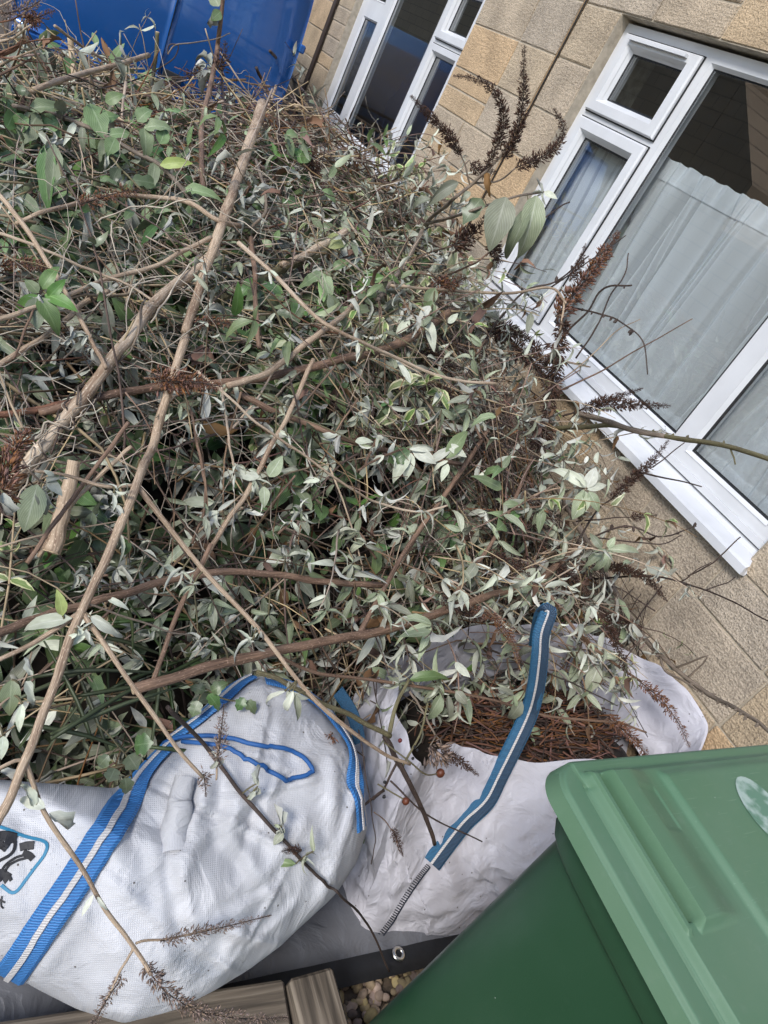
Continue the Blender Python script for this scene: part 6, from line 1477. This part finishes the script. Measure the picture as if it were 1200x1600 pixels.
H('bare_twig', 'short thin twig pointing up at the end of the near sill', 'twig', [(1075,900,'x',1.88),(1110,882,'x',1.88),(1135,860,'x',1.88),(1156,838,'x',1.88)], (1.6,1.2), 'bark_dark', .05)
H('dried_flower_spike', 'dark curved flower spike hanging in front of the wall below the sill', 'flower spike', [(890,890,'x',1.75),(930,884,'x',1.78),(945,884,'x',1.78)], (2,1.8), 'bark_dark', .05, heads=[([(945,884,'x',1.78),(985,892,'x',1.78),(1015,908,'x',1.78),(1043,940,'x',1.78)],18,'seed',1.2),([(935,960,'x',1.8),(965,968,'x',1.82),(1005,980,'x',1.84)],16,'seed',.9)])
H('dried_flower_spike', 'brown flower spike hanging down behind the open bag', 'flower spike', [(900,900,'x',1.7),(930,950,'x',1.72),(945,975,'x',1.72)], (2,1.6), 'bark_brown', .05, heads=[([(935,960,'x',1.72),(958,995,'x',1.72),(972,1030,'x',1.72),(985,1065,'x',1.7)],20,'seed',.9)])
H('dried_flower_spike', 'brown flower cluster hanging over the front of the open bag', 'flower spike', [(640,1080,.55),(660,1110,.53),(680,1150,.51)], (2.4,2), 'bark_grey', .05, heads=[([(672,1165,.51),(690,1182,.50),(700,1195,.49)],52,'seed_grey',.8),([(690,1175,.50),(720,1190,.49),(748,1212,.47)],18,'seed',.9)])
H('thorny_branch', 'dark stem with scraped bark standing on the front of the open bag', 'branch', [(600,1150,.50),(625,1195,.46),(645,1235,.42),(665,1275,.37),(680,1318,.31)], (5.5,4), 'bark_dark', .05, sub=[([(602,1155,.50),(620,1100,.55),(640,1060,.58)],(4.5,3),'bark_green'),([(630,1200,.46),(655,1150,.5),(668,1098,.55)],(2.4,2),'bark_green'),([(610,1220,.44),(655,1265,.41),(700,1290,.38),(752,1315,.35)],(2,1.3)),([(600,1235,.43),(560,1265,.42),(540,1280,.42)],(3,2)),([(625,1190,.46),(600,1230,.43),(585,1250,.43)],(2.6,2))], heads=[([(560,1265,.42),(545,1268,.42),(520,1275,.42),(505,1278,.42)],14,'seed',.6)])
hips = tag(empty('rose_hip_sprig', at_z(640,1210,.5)), 'thin sprig with orange hips and dark berries over the open bag', 'sprig')
MB().tube(catmull([at_z(600,1160,.5),at_z(640,1190,.5),at_z(665,1210,.48),at_z(688,1208,.48)],5), .0018, 6).build('stem', M['bark_green'], hips, True)
MB().tube(catmull([at_z(590,1225,.45),at_z(612,1238,.45),at_z(633,1250,.45)],5), .0016, 6).build('stem', M['bark_green'], hips, True)
for px_, py_, z_, rr_, m_ in ((688,1208,.48,7,'hip'),(634,1252,.45,6,'hip'),(625,1157,.52,3.4,'berry'),(648,1167,.5,2.4,'gasket'),(652,1172,.5,2.4,'gasket'),(600,1245,.45,2.8,'gasket'),(601,1222,.45,2.6,'gasket'),(645,1185,.5,2.4,'gasket')):
    p = at_z(px_,py_,z_); q = rr_/FPX*depth_of(p); link('hip' if m_ == 'hip' else 'berry', fast_mesh('berry', SV*np.array([q,q,q*1.15])+np.array(p), SF), M[m_], hips)
H('bare_twig', 'thin dark stem lying diagonally over the bulging bag down to the gravel', 'branch', [(262,1105,.66),(320,1165,'bag',.05),(378,1240,'bag',.03),(440,1310,'bag',.02),(495,1368,'bag',.02),(516,1386,'bag',.02),(538,1404,'bag',.02),(578,1450,.16),(608,1518,.05)], (4.5,1.8), 'bark_dark', .05,
  L=[(400,1225,408,1200,10,'wither'),(398,1235,392,1260,10,'wither'),(440,1290,430,1265,12,'wither'),(442,1300,428,1320,12,'bud'),(462,1350,422,1345,12,'green'),(490,1330,488,1300,8,'bud')], leaves=[(402,1230,4,26,'wither'),(440,1292,5,28,'wither'),(478,1340,5,24,'bud')], heads=[([(470,1330),(455,1328),(440,1330)],16,'seed',.7)])
H('dried_flower_spike', 'blurry tan dried flower head above the bag strap', 'flower spike', [(338,1220,.66),(340,1180,.69),(344,1140,.71)], (2,1.6), 'bark_straw', .05, heads=[([(340,1190,.70),(345,1150,.71),(350,1100,.72)],26,'seed_grey',.5)], leaves=[(340,1185,4,26,'wither')])
H('bare_twig', 'thin red stem running along the edge of the bulging bag to the open bag', 'branch', [(560,1140,.55),(575,1230,.50),(585,1310,.44),(580,1350,.40)], (1.4,1.0), 'bark_dark', .05)
H('bare_twig', 'fine twig with seed tufts hanging on the open bag corner', 'twig', [(585,1270,.42),(612,1295,.38),(625,1330,.34)], (1.2,.9), 'bark_brown', .05, heads=[([(612,1295,.38),(622,1315,.36),(630,1338,.33)],14,'seed',.6)])
H('green_cane', 'green bramble cane arching over the top of the bulging bag', 'branch', [(400,1050,.60),(450,1068,.60),(500,1098,.58),(555,1120,.56),(610,1150,.53)], (5,5), 'bark_green', .05)
H('bramble_shoot', 'dark green bramble leaves between the heap and the bulging bag', 'sprig', [(290,1060,.55),(320,1075,.55),(345,1090,.55),(385,1095,.55)], (1.8,1.4), 'bark_green', .05, L=[(320,1080,300,1070,18,'holly'),(325,1085,345,1105,20,'holly'),(330,1080,350,1070,18,'holly'),(382,1090,370,1110,18,'holly'),(385,1095,400,1112,18,'holly'),(310,1095,300,1120,20,'holly')])
H('bramble_shoot', 'dark green rounded leaves overhanging the left strap', 'sprig', [(150,1130,.55),(180,1160,.54),(200,1190,.53),(205,1215,.52)], (1.8,1.4), 'bark_green', .05, L=[(210,1165,235,1160,26,'holly'),(200,1180,215,1200,26,'holly'),(195,1215,200,1240,30,'holly'),(180,1200,170,1222,26,'holly'),(170,1180,150,1200,24,'holly')])
H('green_leaf_sprig', 'bright green pointed leaf beside a withered one at the left edge', 'sprig', [(-10,1110,.68),(20,1085,.69),(40,1060,.70),(50,1020,.72)], (2,1.6), 'bark_straw', .05, L=[(18,1062,14,1118,28,'green'),(40,1065,66,1095,14,'wither'),(48,1055,52,1030,10,'wither'),(35,1100,28,1145,12,'pale'),(5,1150,2,1185,24,'pale'),(0,1205,38,1228,18,'wither')])
H('pale_leaf_sprig', 'big pale paired leaves beside one green leaf, right of centre', 'sprig', [(560,735),(600,712),(640,702),(690,715)], (2.4,2), 'bark_brown', .12, L=[(640,702,690,690,18,'pale'),(645,705,682,718,18,'pale'),(640,705,608,722,26,'holly'),(640,708,612,750,18,'pale'),(642,708,638,748,14,'pale'),(705,700,665,725,14,'pale'),(698,716,732,668,24,'green'),(700,720,668,742,12,'pale'),(700,695,728,712,14,'pale'),(600,712,575,725,14,'pale'),(700,725,690,750,12,'pale')])
H('pale_leaf_sprig', 'sprig of dark and pale leaves under the large spike stem, upper right', 'sprig', [(640,560),(660,520),(675,480),(680,450)], (2,1.6), 'bark_green', .12, L=[(672,478,655,500,16,'pale'),(675,470,662,505,20,'green'),(680,450,665,480,18,'green'),(640,500,620,520,14,'pale'),(700,505,715,490,12,'pale'),(670,500,678,545,16,'pale')], leaves=[(660,510,7,40,'bud'),(600,520,6,38,'bud'),(640,470,6,36,'bud')])
H('grey_leaf_sprig', 'withered grey leafy shoot right of the cut stem', 'sprig', [(400,250),(412,290),(415,330),(395,355)], (3,3.5), 'bark_grey', .10, leaves=[(395,300,7,40,'wither'),(405,330,6,40,'wither'),(390,275,6,36,'wither'),(380,340,5,36,'bud')])
H('grey_leaf_sprig', 'withered grey leafy tuft left of the peeled branch', 'sprig', [(100,560),(130,530),(145,515)], (2,1.6), 'bark_grey', .12, leaves=[(135,525,7,34,'wither'),(145,545,5,30,'wither'),(110,530,5,30,'wither')])
H('grey_leaf_sprig', 'tuft of small pale leaves under the straight brown stem, centre', 'sprig', [(430,620),(450,600),(470,580)], (2,1.6), 'bark_grey', .08, leaves=[(445,650,6,30,'bud'),(430,690,6,30,'bud'),(460,620,6,30,'wither')])
for i_, (lab, x_, y_, kind_, s_) in enumerate((
  ('grey leafy tip in the dark hollow at the bottom centre of the heap',560,830,'bud',36),('grey leafy tip just above the open bag on the left',585,1000,'bud',38),('pale leafy tip at the lower centre, beside the crossing stems',470,800,'pale',34),
  ('grey leafy tip near the brown stem fork, lower right of centre',720,830,'bud',38),('grey leafy tip at the right edge of the heap under the sill',850,790,'bud',40),('grey leafy tip above the thick brown branch, centre',640,905,'bud',38),
  ('pale leafy tip left of the pale paired leaves',590,680,'pale',36),('grey leafy tip between the flower clump and the variegated leaves',730,640,'bud',36),('grey leafy tip below the pinkish sawn end',740,560,'bud',34),
  ('grey leafy tip over the left end of the thick brown branch',240,985,'bud',36),('grey leafy tip in the lower left hollow',330,940,'bud',38),('withered leafy tip above the left hollow',120,900,'wither',34))):
    a_ = R.uniform(0,6.28)
    H('leafy_tip', lab, 'sprig', [(x_-50*math.cos(a_),y_-50*math.sin(a_)),(x_-22*math.cos(a_),y_-22*math.sin(a_)),(x_,y_)], (2.6,2), 'bark_brown', .10, leaves=[(x_,y_,9,s_,kind_),(x_-22*math.cos(a_),y_-22*math.sin(a_),5,s_*.9,kind_)])

for lab, pts, wpx, mm, dn in (
  ('dark flower spike lying in front of the farther window sill', [(665,352),(625,346),(585,352)], 20, 'seed', .9), ('dark flower spike pointing down beside the farther window sill', [(478,235),(494,272),(500,305)], 24, 'seed', .9),
  ('brown flower spike above the strap of the open bag', [(760,860),(798,880),(832,902)], 22, 'seed', .8), ('dark flower spike on the wall side of the heap below the sill', [(880,775),(905,800),(925,842)], 20, 'seed', .8),
  ('dark flower spike hanging between the heap and the wall', [(862,880),(900,908),(930,945)], 22, 'seed', .8), ('dark flower spike under the straw stem, right of the cream edged leaves', [(715,625),(668,602),(622,586)], 24, 'seed', .9),
  ('rusty flower spike at the left edge above the green sprig', [(-5,415),(38,412),(80,420)], 28, 'seed_rust', .8), ('rusty flower spike among the dark green leaves of the upper middle', [(295,508),(335,502),(372,512)], 24, 'seed_rust', .8),
  ('small brown flower tuft on the right strap of the bulging bag', [(520,1145,.53),(512,1155,.52),(503,1168,.51)], 24, 'seed_rust', .7), ('thin dark flower spike on the wall beside the knobbly branch', [(1005,985,'x',1.9),(975,968,'x',1.88),(945,955,'x',1.85)], 14, 'seed', .8)):
    p0, p1 = pts[0], pts[1]
    H('dried_flower_spike', lab, 'flower spike', [pts[0], pts[1]], (1.4,1.2), 'bark_dark', .07, heads=[(pts, wpx, mm, dn)])
